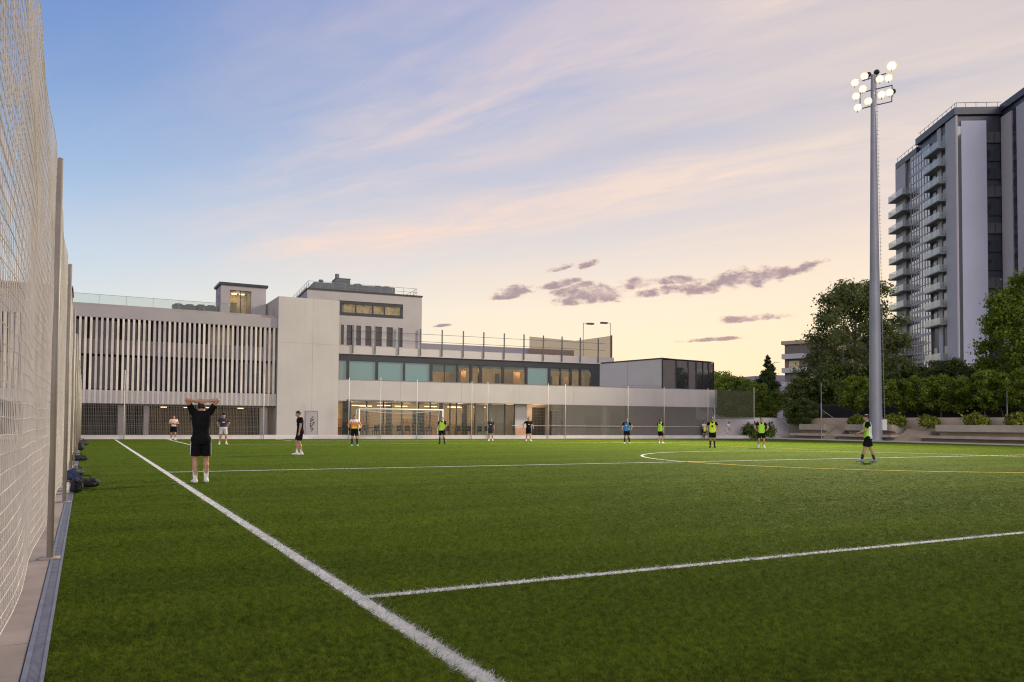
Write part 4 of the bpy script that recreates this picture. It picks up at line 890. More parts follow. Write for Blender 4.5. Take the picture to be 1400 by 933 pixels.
for p in hp: vs += [(p[0] * 0.75, p[1] * 0.75, -1), p, (p[0] * 1.3, p[1] * 1.3, -1)]
q.add(vs, [f for i in range(n_ - 1) for f in ((3 * i, 3 * i + 3, 3 * i + 4, 3 * i + 1), (3 * i + 1, 3 * i + 4, 3 * i + 5, 3 * i + 2))]); struct(q.build('hill', M['hill']))

# ------------------------------------------------------------------ trees
def crown_mesh(name, blobs, n, size, m, seed, flat=0.0, shell=0.55):
    """leaf-sized faces spread through clumps; blobs = (cx,cy,cz,rx,ry,rz)"""
    r = np.random.default_rng(seed); B = np.array(blobs, float)
    vol = B[:, 3] * B[:, 4] * B[:, 5]; pr = vol ** 0.75; pr /= pr.sum()
    idx = r.choice(len(B), n, p=pr); d = r.normal(size=(n, 3)); d /= np.linalg.norm(d, axis=1)[:, None]
    rad = r.random(n) ** shell * (1 + 0.22 * r.normal(size=n))
    C_ = B[idx, :3] + d * rad[:, None] * B[idx, 3:]
    nor = d * 0.7 + r.normal(size=(n, 3)) * 0.6 + np.array([0, 0, 0.35]); nor /= np.linalg.norm(nor, axis=1)[:, None]
    t = np.cross(nor, r.normal(size=(n, 3))); t /= np.linalg.norm(t, axis=1)[:, None]; bt = np.cross(nor, t)
    s = size * r.uniform(0.6, 1.4, n)[:, None]
    V = np.stack([C_ - t * s, C_ + bt * s * 0.55 + nor * s * 0.15, C_ + t * s, C_ - bt * s * 0.55 + nor * s * 0.1], 1).reshape(-1, 3)
    return np_mesh(name, V, np.arange(4 * n).reshape(-1, 4), [m])
def trunk_mesh(name, h, r, limbs, seed, m):
    q = MB(); rr_ = random.Random(seed); p = np.array([0, 0, 0.0]); k_ = 5; pts = [p]
    for i in range(k_): p = p + np.array([rr_.uniform(-.03, .03) * h, rr_.uniform(-.03, .03) * h, h / k_]); pts.append(p)
    for i in range(k_): q.tube(pts[i], pts[i + 1], r * (1 - 0.8 * i / k_), r * (1 - 0.8 * (i + 1) / k_), 8, False)
    for i in range(limbs):
        b0 = pts[rr_.randint(1, k_)]; a = rr_.random() * 6.28; l = h * rr_.uniform(0.12, 0.26); e_ = b0 + np.array([math.cos(a) * l, math.sin(a) * l, l * rr_.uniform(0.5, 1.0)])
        md = (b0 + e_) / 2 + np.array([0, 0, 0.06 * h]); q.tube(b0, md, r * 0.35, r * 0.22, 6, False); q.tube(md, e_, r * 0.22, r * 0.06, 6, False)
    me = bpy.data.meshes.new(name); me.from_pydata(q.v, [], q.f); me.materials.append(m); me.update(); me.shade_smooth(); return me
def clumps(seed, n, R0, H0_, z0, shape='round', cs=0.30):
    r = np.random.default_rng(seed); out_ = []; ts = (r.permutation(n) + 0.5) / n
    for i in range(n):
        t = ts[i]; z = z0 + H0_ * t
        if shape == 'round': w_ = math.sqrt(max(0.02, 1 - ((t - 0.42) / (0.60 if t > 0.42 else 0.50)) ** 2))
        else: w_ = min(1, 0.55 + 1.8 * t) * min(1, (1 - t) * 1.5 + 0.06)
        w_ *= R0 * (1 + 0.16 * math.sin(i * 2.4 * 3 + 5 * t + seed))
        a = i * 2.39996 + 0.5 * r.random(); q_ = (r.random() ** 0.42) * w_ * 0.86; s = R0 * cs * r.uniform(0.65, 1.25)
        s = min(s, 0.35 * R0 * cs / 0.3 if shape == 'round' else max(0.22, w_ * 0.6))
        out_.append((math.cos(a) * q_, math.sin(a) * q_, z, s, s, s * r.uniform(0.6, 0.95)))
    return out_
def tree(name, loc, label, cat, crown, trunk, group=None, rz=0.0, sc_=1.0):
    t = thing(name, loc, label, cat, group, world=False); t.rotation_euler = (0, 0, rz); t.scale = (sc_, sc_, sc_)
    link('trunk', trunk, t); link('crown', crown, t); return t
def at_x(x, X): d = ray(x, 570); return CAM + d * (X / d[0])
GZ = 1.95
# the big round tree
bt_c = crown_mesh('crown', clumps(1, 240, 6.7, 14.0, 1.4, cs=0.165), 34000, 0.165, M['leafbig'], 1); bt_t = trunk_mesh('trunk', 11.5, 0.42, 16, 1, M['bark'])
p = at_x(1172, 77.0); tree('broadleaf_tree', (p[0], p[1], GZ), 'biggest round broadleaf tree, left of the tower behind the mast', 'tree', bt_c, bt_t)
# tree at the right edge
rt_c = crown_mesh('crown', clumps(2, 170, 5.2, 11.6, 1.2, cs=0.19), 30000, 0.16, M['leafrow'], 2); rt_t = trunk_mesh('trunk', 9.0, 0.3, 14, 2, M['bark'])
p = at_x(1418, 73.5); tree('broadleaf_tree', (p[0], p[1], GZ), 'tall bright green tree cut off by the right edge', 'tree', rt_c, rt_t)
# row of young trees on the upper level
rows = []
for s_ in range(3): rows.append((crown_mesh('crown', clumps(10 + s_, 44, 2.5, 3.7, 1.25, cs=0.20), 6500, 0.12, M['leafrow'], 20 + s_), trunk_mesh('trunk', 3.8, 0.07, 9, 20 + s_, M['bark'])))
rlabels = ['young tree left of the mast beside the big round tree', 'young tree immediately right of the mast', 'young tree second to the right of the mast', 'young tree third to the right of the mast',
           'young tree below the dark strip of the tower', 'young tree below the white panel of the tower', 'young tree in front of the tall tree at the right edge', 'low young tree furthest right in the row']
for i, (x, X) in enumerate(((1172, 66.8), (1228, 67.0), (1256, 67.6), (1286, 67.0), (1316, 67.2), (1345, 67.0), (1372, 67.6), (1402, 67.0))):
    p = at_x(x, X); cme, tme = rows[i % 3]
    tree('young_tree', (p[0], p[1], GZ), rlabels[i], 'tree', cme, tme, 'row of young trees above the terraces', i * 1.3, (.84, 0.74, .80, .78, .72, .84, .76, .80)[i])
# darker trees and bushes behind
dk = [(crown_mesh('crown', clumps(30 + s_, 90, 3.4, 6.2, 0.2, cs=0.24), 16000, 0.15, M['leafdark'], 30 + s_), trunk_mesh('trunk', 5.0, 0.16, 8, 30 + s_, M['bark'])) for s_ in range(2)]
dl = ['dark bush at the near end of the far corner, right of the cypress', 'dark leafy tree under the big round tree, behind the thin pole', 'dark tree behind the mast foot', 'dark tree in the gap right of the big round tree', 'dark tree in front of the tower foot', 'dark tree behind the right end of the young row', 'dark tree left of the cypress behind the green screen']
for i, (x, X, s_) in enumerate(((1098, 70.5, .75), (1140, 72, .95), (1205, 75, .95), (1246, 76, .9), (1300, 78, .98), (1350, 76, .92), (1030, 84, .85))):
    p = at_x(x, X); cme, tme = dk[i % 2]; tree('dark_tree', (p[0], p[1], GZ - 0.3), dl[i], 'tree', cme, tme, 'dark trees behind the terraces', i * 2.1, s_)
# cypress and greenery behind the corner
cy_c = crown_mesh('crown', clumps(50, 150, 2.3, 10.6, 0.4, 'column'), 26000, 0.15, M['leafcyp'], 50); cy_t = trunk_mesh('trunk', 9.0, 0.2, 4, 50, M['bark'])
p = at_x(1050, 92); tree('cypress_tree', (p[0], p[1], 1.0), 'dark pointed cypress standing against the sunset', 'tree', cy_c, cy_t)
gs = ['pale green tree just right of the white wing', 'small pointed tree behind the right end of the wing', 'pale green bush right of the fence corner post', 'mid green tree between cypress and wing']
for i, (x, X, s_) in enumerate(((1000, 88, 1.30), (988, 112, 1.75), (1038, 76, .95), (1020, 92, 1.25))):
    p = at_x(x, X); cme, tme = rows[i % 3]; tree('green_tree', (p[0], p[1], 0.6), gs[i], 'tree', cme, tme, 'green trees beyond the corner', i * 1.9, s_ * 1.25)
p = at_x(1097, 64.5); t = tree('spreading_bush', (p[0], p[1], 1.42), 'broad dark green bush hanging over the far end of the terrace wall', 'bush', dk[1][0], dk[1][1], None, 0.7, 0.62); t.scale = (0.60, 0.60, 0.40)
# shrubs in the planters
sh_ = [crown_mesh('leaves', [(0, 0, 0.35, 0.62, 0.62, 0.42), (0.3, 0.2, 0.4, 0.4, 0.4, 0.4), (-0.3, -0.2, 0.35, 0.45, 0.4, 0.35), (0, 0.4, 0.3, .45, .4, .3)], 2200, 0.10, M['leafshrub'], 60 + s_, shell=0.5) for s_ in range(2)]
st_ = trunk_mesh('stem', 0.55, 0.03, 6, 66, M['bark'])
sl_ = ['planter shrub left of the mast', 'planter shrub right of the mast', 'planter shrub second right of the mast', 'planter shrub third right of the mast', 'planter shrub at the right edge']
for i, (x, X, s_) in enumerate(((1172, 63.9, 1.25), (1223, 63.9, 1.3), (1270, 63.9, 1.15), (1333, 63.9, 1.4), (1396, 63.9, 1.4))):
    p = at_x(x, X); t = thing('planter_shrub', (p[0], p[1], 1.38), 'yellowish ' + sl_[i], 'shrub', 'shrubs in the terrace planters', world=False); t.rotation_euler = (0, 0, i * 1.1); t.scale = (s_,) * 3
    link('stem', st_, t); link('leaves', sh_[i % 2], t)
p = gr(1045, 596); 
for x, lb in ((1027, 'low dark green bush left of the corner post'), (1047, 'low dark green bush right of the corner post')):
    d = ray(x, 596); p = CAM + d * (61.0 / d[1]); t = thing('low_bush', (p[0], p[1], 0), lb, 'bush', 'low bushes by the corner post', world=False); t.scale = (1.5, 1.5, 1.9); link('stem', st_, t); cme = bpy.data.meshes.new; l = link('leaves', crown_mesh('leaves', [(0, 0, 0.35, 0.6, 0.6, 0.45)], 1500, 0.09, M['leafdark'], 71), t)

# ------------------------------------------------------------------ people
def surfnet(F, org, h):
    S = F < 0; A_ = np.zeros(tuple(s - 1 for s in F.shape), np.int8)
    nx, ny, nz = F.shape
    for i in (0, 1):
        for j in (0, 1):
            for k in (0, 1): A_ += S[i:nx - 1 + i, j:ny - 1 + j, k:nz - 1 + k]
    act = np.argwhere((A_ > 0) & (A_ < 8))
    idx = -np.ones(A_.shape, np.int64); idx[tuple(act.T)] = np.arange(len(act))
    acc = np.zeros((len(act), 3)); cnt = np.zeros(len(act))
    cs = [(i, j, k) for i in (0, 1) for j in (0, 1) for k in (0, 1)]
    for a in cs:
        for ax_ in range(3):
            if a[ax_] == 0:
                b_ = list(a); b_[ax_] = 1
                fa = F[tuple((act + np.array(a)).T)]; fb = F[tuple((act + np.array(b_)).T)]
                m_ = (fa < 0) != (fb < 0); t = np.where(m_, fa / np.where(m_, fa - fb, 1), 0)
                p = np.array(a, float)[None, :].repeat(len(act), 0); p[:, ax_] += t
                acc[m_] += p[m_]; cnt[m_] += 1
    V = (act + acc / np.maximum(cnt, 1)[:, None]) * h + org
    Q = []
    for ax_ in range(3):
        sl0 = [slice(1, -1)] * 3; sl0[ax_] = slice(0, -1); sl1 = [slice(1, -1)] * 3; sl1[ax_] = slice(1, None)
        a_ = S[tuple(sl0)]; c_ = S[tuple(sl1)]
        e_ = np.argwhere(a_ != c_); 
        if not len(e_): continue
        sg_ = a_[tuple(e_.T)]
        base = e_ + 1; base[:, ax_] -= 1
        o1, o2 = [(1, 2), (2, 0), (0, 1)][ax_]
        def cell(d1, d2):
            q_ = base.copy(); q_[:, o1] -= d1; q_[:, o2] -= d2; return idx[tuple(q_.T)]
        qd = np.stack([cell(1, 1), cell(0, 1), cell(0, 0), cell(1, 0)], 1)
        qd[~sg_] = qd[~sg_][:, ::-1]; Q.append(qd)
    return V, np.concatenate(Q)
class SDF:
    def __init__(s, lo, hi, h):
        s.h = h; s.lo = np.array(lo, float); s.n = np.ceil((np.array(hi) - s.lo) / h).astype(int) + 1
        s.ax = [s.lo[i] + np.arange(s.n[i]) * h for i in range(3)]; s.F = np.full(tuple(s.n), 1.0)
    def region(s, lo, hi):
        a = np.clip(((np.array(lo) - s.lo) / s.h).astype(int) - 1, 0, s.n - 1); b_ = np.clip(((np.array(hi) - s.lo) / s.h).astype(int) + 2, 1, s.n)
        sl = tuple(slice(i, j) for i, j in zip(a, b_))
        return sl, np.meshgrid(*[s.ax[i][sl[i]] for i in range(3)], indexing='ij')
    def comb(s, sl, d, k):
        f = s.F[sl]; hh = np.clip(0.5 + 0.5 * (f - d) / k, 0, 1); s.F[sl] = f * (1 - hh) + d * hh - k * hh * (1 - hh)
    def cap(s, a, b_, ra, rb=None, k=0.02, cyl=False):
        rb = ra if rb is None else rb; a = np.array(a, float); b_ = np.array(b_, float); pad = max(ra, rb) + k + 0.02
        sl, (X, Y, Z) = s.region(np.minimum(a, b_) - pad, np.maximum(a, b_) + pad)
        ab = b_ - a; L2 = ab @ ab + 1e-12; t = ((X - a[0]) * ab[0] + (Y - a[1]) * ab[1] + (Z - a[2]) * ab[2]) / L2; tcl = np.clip(t, 0, 1)
        tt = t if cyl else tcl
        d = np.sqrt((X - a[0] - ab[0] * tt) ** 2 + (Y - a[1] - ab[1] * tt) ** 2 + (Z - a[2] - ab[2] * tt) ** 2) - (ra + (rb - ra) * tcl)
        if cyl: d = np.maximum(d, (np.abs(t - 0.5) - 0.5) * math.sqrt(L2))
        s.comb(sl, d, k)
    def ell(s, c_, r, k=0.015, Rm=None):
        c_ = np.array(c_, float); r = np.array(r, float); pad = r.max() + k + 0.02
        sl, (X, Y, Z) = s.region(c_ - pad, c_ + pad); X, Y, Z = X - c_[0], Y - c_[1], Z - c_[2]
        if Rm is not None: X, Y, Z = [Rm[0][i] * X + Rm[1][i] * Y + Rm[2][i] * Z for i in range(3)]
        q_ = np.sqrt((X / r[0]) ** 2 + (Y / r[1]) ** 2 + (Z / r[2]) ** 2); d = (q_ - 1) * r.min(); s.comb(sl, d, k)
    def column(s, zs, rx, ry, cx, cy, grow=0.0, k=0.02, z0=None, z1=None):
        zs = np.array(zs); z0 = zs[0] if z0 is None else z0; z1 = zs[-1] if z1 is None else z1; m_ = max(rx) + grow + 0.12
        sl, (X, Y, Z) = s.region((min(cx) - m_, min(cy) - m_, z0 - 0.03), (max(cx) + m_, max(cy) + m_, z1 + 0.03))
        zl = Z[0, 0, :]; f = lambda a: np.interp(zl, zs, a)[None, None, :]
        RX, RY = f(rx) + grow, f(ry) + grow; q_ = ((np.abs(X - f(cx)) / RX) ** 2.4 + (np.abs(Y - f(cy)) / RY) ** 2.4) ** (1 / 2.4)
        d = (q_ - 1) * np.minimum(RX, RY); d = np.maximum(d, np.maximum(z0 - Z, Z - z1)); s.comb(sl, d, k)
    def mesh(s, name, m, clip=None):
        if clip is not None:
            X, Y, Z = np.meshgrid(*s.ax, indexing='ij'); s.F = np.maximum(s.F, clip(X, Y, Z))
        V, Q = surfnet(s.F, s.lo, s.h); return np_mesh(name, V, Q, [m], smooth=True)
def ik(a, t, l1, l2, pole):
    a = np.array(a, float); t = np.array(t, float); d = t - a; D = np.linalg.norm(d); D2 = min(D, l1 + l2 - 1e-3); u = d / D
    x = (l1 * l1 - l2 * l2 + D2 * D2) / (2 * D2); hgt = math.sqrt(max(0, l1 * l1 - x * x))
    p = np.array(pole, float); p = p - u * (p @ u); p /= np.linalg.norm(p) + 1e-9
    return a + u * x + p * hgt, a + u * D2
def simple(name, col, rough=0.75, var=0.12, sc_=14.0): return mat(name, col, rough, var, sc_, 0.15)
SK = [simple('skin_%d' % i, c_, 0.55, 0.06) for i, c_ in enumerate(((0.42, 0.23, 0.155), (0.36, 0.19, 0.125), (0.28, 0.14, 0.09)))]
HAIR = simple('dark_hair', (0.014, 0.011, 0.009), 0.6, 0.3, 30)
CLO = dict(black=M['black'], navy=simple('navy_cloth', (0.018, 0.02, 0.04)), white=simple('white_cloth', (0.66, 0.65, 0.64)), lime=simple('lime_bib', (0.36, 0.68, 0.05)), yellow=simple('yellow_bib', (0.58, 0.72, 0.03)),
           blue=simple('blue_bib', (0.05, 0.20, 0.46)), red=simple('red_cloth', (0.42, 0.05, 0.06)), grey=simple('pale_grey_cloth', (0.48, 0.46, 0.47)), sock=simple('white_sock', (0.72, 0.71, 0.72)), dsock=simple('dark_sock', (0.02, 0.02, 0.025)), eye=simple('eye_dark', (0.01, 0.01, 0.01), 0.3), bluegrey=simple('blue_shoe', (0.20, 0.26, 0.42)))
def gkmat():
    m = bpy.data.materials.new('flame_bib'); m.use_nodes = True; t = m.node_tree; q = G(t); cc = t.nodes.new('ShaderNodeTexCoord'); sp = t.nodes.new('ShaderNodeSeparateXYZ'); t.links.new(cc.outputs['Object'], sp.inputs[0])
    mp = t.nodes.new('ShaderNodeMapping'); mp.inputs['Scale'].default_value = (1, 1, 0.25); t.links.new(cc.outputs['Object'], mp.inputs[0])
    n = q.noise(mp.outputs[0], 12, 3); z = q.m('ADD', sp.outputs[2], q.m('MULTIPLY', q.m('SUBTRACT', n, 0.5), 0.28))
    c_ = q.ramp(q.mr(z, 0.85, 1.5, smooth=False), [(0.05, (0.50, 0.68, 0.03, 1)), (0.30, (0.72, 0.60, 0.03, 1)), (0.52, (0.75, 0.20, 0.04, 1)), (0.72, (0.70, 0.22, 0.12, 1)), (0.85, (0.75, 0.70, 0.68, 1))])
    t.links.new(c_, t.nodes['Principled BSDF'].inputs['Base Color']); t.nodes['Principled BSDF'].inputs['Roughness'].default_value = 0.8; return m
CLO['flame'] = gkmat()
def stripemat():
    m = bpy.data.materials.new('red_white_stripes'); m.use_nodes = True; t = m.node_tree; q = G(t); cc = t.nodes.new('ShaderNodeTexCoord'); sp = t.nodes.new('ShaderNodeSeparateXYZ'); t.links.new(cc.outputs['Object'], sp.inputs[0])
    s = q.m('SINE', q.m('MULTIPLY', sp.outputs[0], 75.0)); k = q.mr(s, -0.2, 0.2); c_ = q.mix(k, (0.66, 0.60, 0.58, 1), (0.55, 0.22, 0.20, 1)); t.links.new(c_, t.nodes['Principled BSDF'].inputs['Base Color']); return m
CLO['stripes'] = stripemat()
def halfmat():
    m = bpy.data.materials.new('lime_white_bib'); m.use_nodes = True; t = m.node_tree; q = G(t); cc = t.nodes.new('ShaderNodeTexCoord'); sp = t.nodes.new('ShaderNodeSeparateXYZ'); t.links.new(cc.outputs['Object'], sp.inputs[0])
    c_ = q.mix(q.mr(sp.outputs[1], 0.0, 0.02), (0.36, 0.68, 0.05, 1), (0.66, 0.70, 0.66, 1)); t.links.new(c_, t.nodes['Principled BSDF'].inputs['Base Color']); return m
CLO['half'] = halfmat()

def hand(S, wr, dr, nm, curl=0.35, side=1, hs=1.0):
    """palm + four fingers + thumb; dr = pointing direction, nm = palm normal (the fingers curl towards it)"""
    dr = np.array(dr, float); dr /= np.linalg.norm(dr); nm = np.array(nm, float); nm = nm - dr * (nm @ dr); nm /= np.linalg.norm(nm); sd = np.cross(dr, nm) * side
    wr = np.array(wr, float)
    for o_ in (-0.026, -0.009, 0.009, 0.026): S.cap(wr + dr * 0.01 * hs + sd * o_ * 0.6, wr + dr * 0.085 * hs + sd * o_, 0.015, 0.0125, 0.012)
    for o_, l in ((-0.030, 0.062), (-0.010, 0.078), (0.010, 0.085), (0.030, 0.075)):
        b0 = wr + dr * 0.088 * hs + sd * o_; d1 = dr * math.cos(curl) + nm * math.sin(curl); p1 = b0 + d1 * l * 0.5 * hs
        d2 = dr * math.cos(2.2 * curl) + nm * math.sin(2.2 * curl); S.cap(b0, p1, 0.0095, 0.009, 0.005); S.cap(p1, p1 + d2 * l * 0.5 * hs, 0.009, 0.0075, 0.004)
    t0 = wr + dr * 0.03 + sd * 0.026; t1 = t0 + (dr * 0.6 + sd * 0.7 + nm * 0.25) * 0.045; S.cap(t0, t1, 0.012, 0.0105, 0.006); S.cap(t1, t1 + (dr * 0.85 + sd * 0.15 + nm * 0.35) * 0.035, 0.0105, 0.008, 0.004)

def person(loc, yaw, label, pose, shirt='black', shorts='black', bib=None, sock='dsock', shoe='white', hair=True, cap=False, height=1.78, skin=0, sleeves='short', stripe=False, logo=False, sockh=0.34, gloves=False, res=0.0105, number=False):
    """local frame: faces -Y, z up, built at 1.78 m and scaled"""
    root = thing('person', (loc[0], loc[1], loc[2] - 0.004), label, 'person', 'football players', world=False); root.rotation_euler = (0, 0, yaw); s_ = height / 1.78; root.scale = (s_, s_, s_)
    P = dict(stand=0.13, lean=0.0, headfwd=0.0, headturn=0.0, headdown=0.0, legs=None, arms=None); P.update(pose)
    fl, frt = P['legs'] or ((P['stand'], 0.02), (-P['stand'], -0.02))
    ln_ = P['lean']
    def sh(z): return -ln_ * max(0, z - 0.95)                        # forward lean as a shift in y
    hips = [np.array([0.092, 0.0, 0.92]), np.array([-0.092, 0.0, 0.92])]
    ank = [np.array([fl[0], fl[1], 0.085 + (fl[2] if len(fl) > 2 else 0)]), np.array([frt[0], frt[1], 0.085 + (frt[2] if len(frt) > 2 else 0)])]
    L1, L2 = 0.435, 0.415
    kn = []
    for i in (0, 1):
        k_, a_ = ik(hips[i], ank[i], L1, L2, (0.12 * (1 if i == 0 else -1), -1, 0)); kn.append(k_); ank[i] = a_
    root.location.z -= (min(ank[0][2] - (fl[2] if len(fl) > 2 else 0), ank[1][2]) - 0.085) * s_
    shd = [np.array([0.185, sh(1.45) + 0.01, 1.455]), np.array([-0.185, sh(1.45) + 0.01, 1.455])]
    if P.get('raised'): shd = [v + np.array([0, 0, 0.07]) for v in shd]; shd[0][0] -= 0.01; shd[1][0] += 0.01
    arms = P['arms'] or [((0.26, -0.02, 0.86), (0.5, 1, 0)), ((-0.26, -0.02, 0.86), (-0.5, 1, 0))]
    elb, wri = [], []
    for i in (0, 1):
        t = np.array(arms[i][0], float); t[1] += sh(t[2]) * 0.7
        e_, w_ = ik(shd[i], t, 0.30, 0.255, arms[i][1]); elb.append(e_); wri.append(w_)
    rs_ = 0.045 if P.get('raised') else 0.0
    hc = np.array([0, sh(1.66) - 0.015 - P['headfwd'], 1.655 - 0.3 * P['headfwd'] - 0.5 * rs_])
    ht_, hd_ = P['headturn'], P['headdown']
    Rz = np.array([[math.cos(ht_), -math.sin(ht_), 0], [math.sin(ht_), math.cos(ht_), 0], [0, 0, 1]]); Rx = np.array([[1, 0, 0], [0, math.cos(hd_), -math.sin(hd_)], [0, math.sin(hd_), math.cos(hd_)]]); HR = Rz @ Rx
    hp_ = lambda x, y, z: hc + HR @ np.array([x, y, z])
    zs_top = (1.485 + rs_, 1.515 + rs_)
    zs = [0.84, 0.90, 0.97, 1.06, 1.14, 1.25, 1.36, 1.44 + rs_, *zs_top]
    rx = [0.135, 0.165, 0.165, 0.146, 0.142, 0.160, 0.178, 0.172, 0.115, 0.066]; ry = [0.10, 0.115, 0.112, 0.100, 0.098, 0.110, 0.114, 0.098, 0.078, 0.060]
    cx = [0.0] * 10; cy = [sh(z) for z in zs]
    allp = np.array(kn + ank + elb + wri + [hc]); lo = np.minimum(allp.min(0) - 0.25, (-0.32, -0.26, -0.02)); hi = np.maximum(allp.max(0) + 0.25, (0.32, 0.26, 1.86)); lo[2] = -0.03
    # body
    S = SDF(lo, hi, res)
    S.column(zs, rx, ry, cx, cy, k=0.02)
    S.cap((0, sh(1.5) + 0.005, 1.46), hc + np.array([0, 0.01, -0.06]), 0.062, 0.055, 0.03)
    S.ell(hc, (0.076, 0.096, 0.118), 0.02, HR.T); S.ell(hp_(0, -0.025, -0.06), (0.056, 0.066, 0.062), 0.02, HR.T)
    S.cap(hp_(0, -0.092, 0.012), hp_(0, -0.113, -0.022), 0.010, 0.016, 0.010)                # nose
    S.cap(hp_(-0.04, -0.085, 0.028), hp_(0.04, -0.085, 0.028), 0.011, 0.011, 0.012)           # brow
    S.cap(hp_(-0.02, -0.088, -0.058), hp_(0.02, -0.088, -0.058), 0.009, 0.009, 0.008)         # mouth
    for i in (1, -1): S.ell(hp_(0.078 * i, 0.008, -0.005), (0.012, 0.022, 0.034), 0.008, HR.T)  # ears
    for i in (0, 1):
        sg_ = 1 if i == 0 else -1
        S.cap(hips[i] + np.array([0, 0, -0.02]), kn[i], 0.088, 0.056, 0.03); calf = kn[i] + (ank[i] - kn[i]) * 0.30 + np.array([0, 0.016, 0])
        S.cap(kn[i], calf, 0.053, 0.055, 0.02); S.cap(calf, ank[i], 0.055, 0.036, 0.02)
        fd = np.array([0.25 * sg_, -1, 0.0]); fd /= np.linalg.norm(fd); S.cap(ank[i] + np.array([0, 0.03, -0.045]), ank[i] + fd * 0.15 + np.array([0, 0, -0.055]), 0.034, 0.026, 0.02)
        S.cap(shd[i], elb[i], 0.052, 0.040, 0.03); S.cap(elb[i], elb[i] + (wri[i] - elb[i]) * 0.35, 0.041, 0.040, 0.015); S.cap(elb[i] + (wri[i] - elb[i]) * 0.35, wri[i], 0.040, 0.026, 0.015)
        hdv = P.get('hand', [None, None])[i]
        dv = (wri[i] - elb[i]) if hdv is None else np.array(hdv[0]); nv = np.array([-sg_ * 1.0, -0.3, 0.0]) if hdv is None else np.array(hdv[1])
        hand(S, wri[i], dv, nv, P.get('curl', 0.4), sg_ if hdv is None else -sg_)
    link('body', S.mesh('body', SK[skin]), root)
    # shirt
    C_ = SDF(lo, hi, res)
    C_.column(zs, rx, ry, cx, cy, 0.022, 0.02, 0.835, 1.505 + rs_)
    for i in (0, 1):
        if sleeves == 'none': C_.cap(shd[i] * np.array([0.9, 1, 1]), shd[i] + (elb[i] - shd[i]) * 0.05, 0.062, 0.06, 0.03)
        else: f_ = 0.62 if sleeves == 'short' else 1.0; C_.cap(shd[i] - (elb[i] - shd[i]) * 0.05, shd[i] + (elb[i] - shd[i]) * f_, 0.070, 0.064 if sleeves == 'short' else 0.052, 0.04, True)
        C_.ell(shd[i], (0.072, 0.07, 0.066), 0.03)
        if sleeves == 'long': C_.cap(elb[i], wri[i], 0.052, 0.036, 0.02)
    sm = CLO[shirt]; link('shirt', C_.mesh('shirt', sm), root)
    if sleeves == 'red':
        pass
    # shorts
    C_ = SDF(lo, hi, res)
    C_.column(zs[:5], [r_ + 0.004 for r_ in rx[:5]], ry[:5], cx[:5], cy[:5], 0.026, 0.02, 0.83, 1.0)
    for i in (0, 1):
        e_ = hips[i] + (kn[i] - hips[i]) * 0.78; C_.cap(hips[i] + np.array([0, 0, 0.04]), e_, 0.108, 0.106, 0.03, True)
    link('shorts', C_.mesh('shorts', CLO[shorts]), root)
    if stripe:
        for sg_ in (1, -1):
            i = 0 if sg_ > 0 else 1; C_ = SDF(lo, hi, res); e_ = hips[i] + (kn[i] - hips[i]) * 0.77; a_ = hips[i] + np.array([0, 0, 0.03]); C_.cap(a_ + np.array([0.098 * sg_, 0.02, 0]), e_ + np.array([0.096 * sg_, 0.02, 0]), 0.016, 0.016, 0.005, True); link('side_stripe', C_.mesh('side_stripe', CLO['white']), root)
    if bib:
        C_ = SDF(lo, hi, res); C_.column(zs, rx, ry, cx, cy, 0.036, 0.02, 0.88, 1.49)
        cl = lambda X, Y, Z: np.maximum.reduce([-(np.abs(X) * 0 + 1) * 0.0 - 1 + 0 * X, np.minimum(0.075 - (np.hypot(X, Z - 1.49)), 1), np.where(Z > 1.33, np.abs(X) - 0.135, -1.0)])
        link('bib', C_.mesh('bib', CLO[bib], cl), root)
    if logo or number:
        q = MB(); y = cy[6] - 0.114 - (0.040 if bib else 0.026)
        if number: q.box(-0.055, 0.055, y - 0.006, y + 0.01, 1.20, 1.30)
        else: q.box(-0.075, 0.055, y - 0.006, y + 0.01, 1.24, 1.29)
        q.build('chest_print', CLO['white'] if not number else CLO['black'], root)
    for i in (0, 1):
        C_ = SDF(lo, hi, res * 0.9); tp = ank[i] + (kn[i] - ank[i]) * (sockh / 0.415)
        C_.cap(ank[i] + np.array([0, 0, -0.02]), tp, 0.043, 0.044 if sockh < 0.2 else (0.054 if sockh < 0.3 else 0.060), 0.01, True); link('sock', C_.mesh('sock', CLO[sock]), root)
        C_ = SDF(lo, hi, res * 0.9); sg_ = 1 if i == 0 else -1; fd = np.array([0.25 * sg_, -1, 0.0]); fd /= np.linalg.norm(fd); a_ = ank[i]
        C_.cap(a_ + np.array([0, 0.045, -0.045]), a_ + fd * 0.06 + np.array([0, 0, -0.04]), 0.044, 0.044, 0.02); C_.cap(a_ + fd * 0.05 + np.array([0, 0, -0.045]), a_ + fd * 0.175 + np.array([0, 0, -0.055]), 0.044, 0.033, 0.02)
        C_.cap(a_ + np.array([0, 0.01, -0.03]), a_ + np.array([0, 0.01, 0.0]), 0.05, 0.046, 0.02)
        zf = a_[2] - 0.083; link('shoe', C_.mesh('shoe', CLO[shoe], lambda X, Y, Z: zf - Z), root)
        if gloves:
            C_ = SDF(lo, hi, res); dv = wri[i] - elb[i]; dv /= np.linalg.norm(dv); C_.cap(wri[i] - dv * 0.03, wri[i] + dv * 0.11, 0.042, 0.055, 0.02); link('glove', C_.mesh('glove', CLO['black']), root)
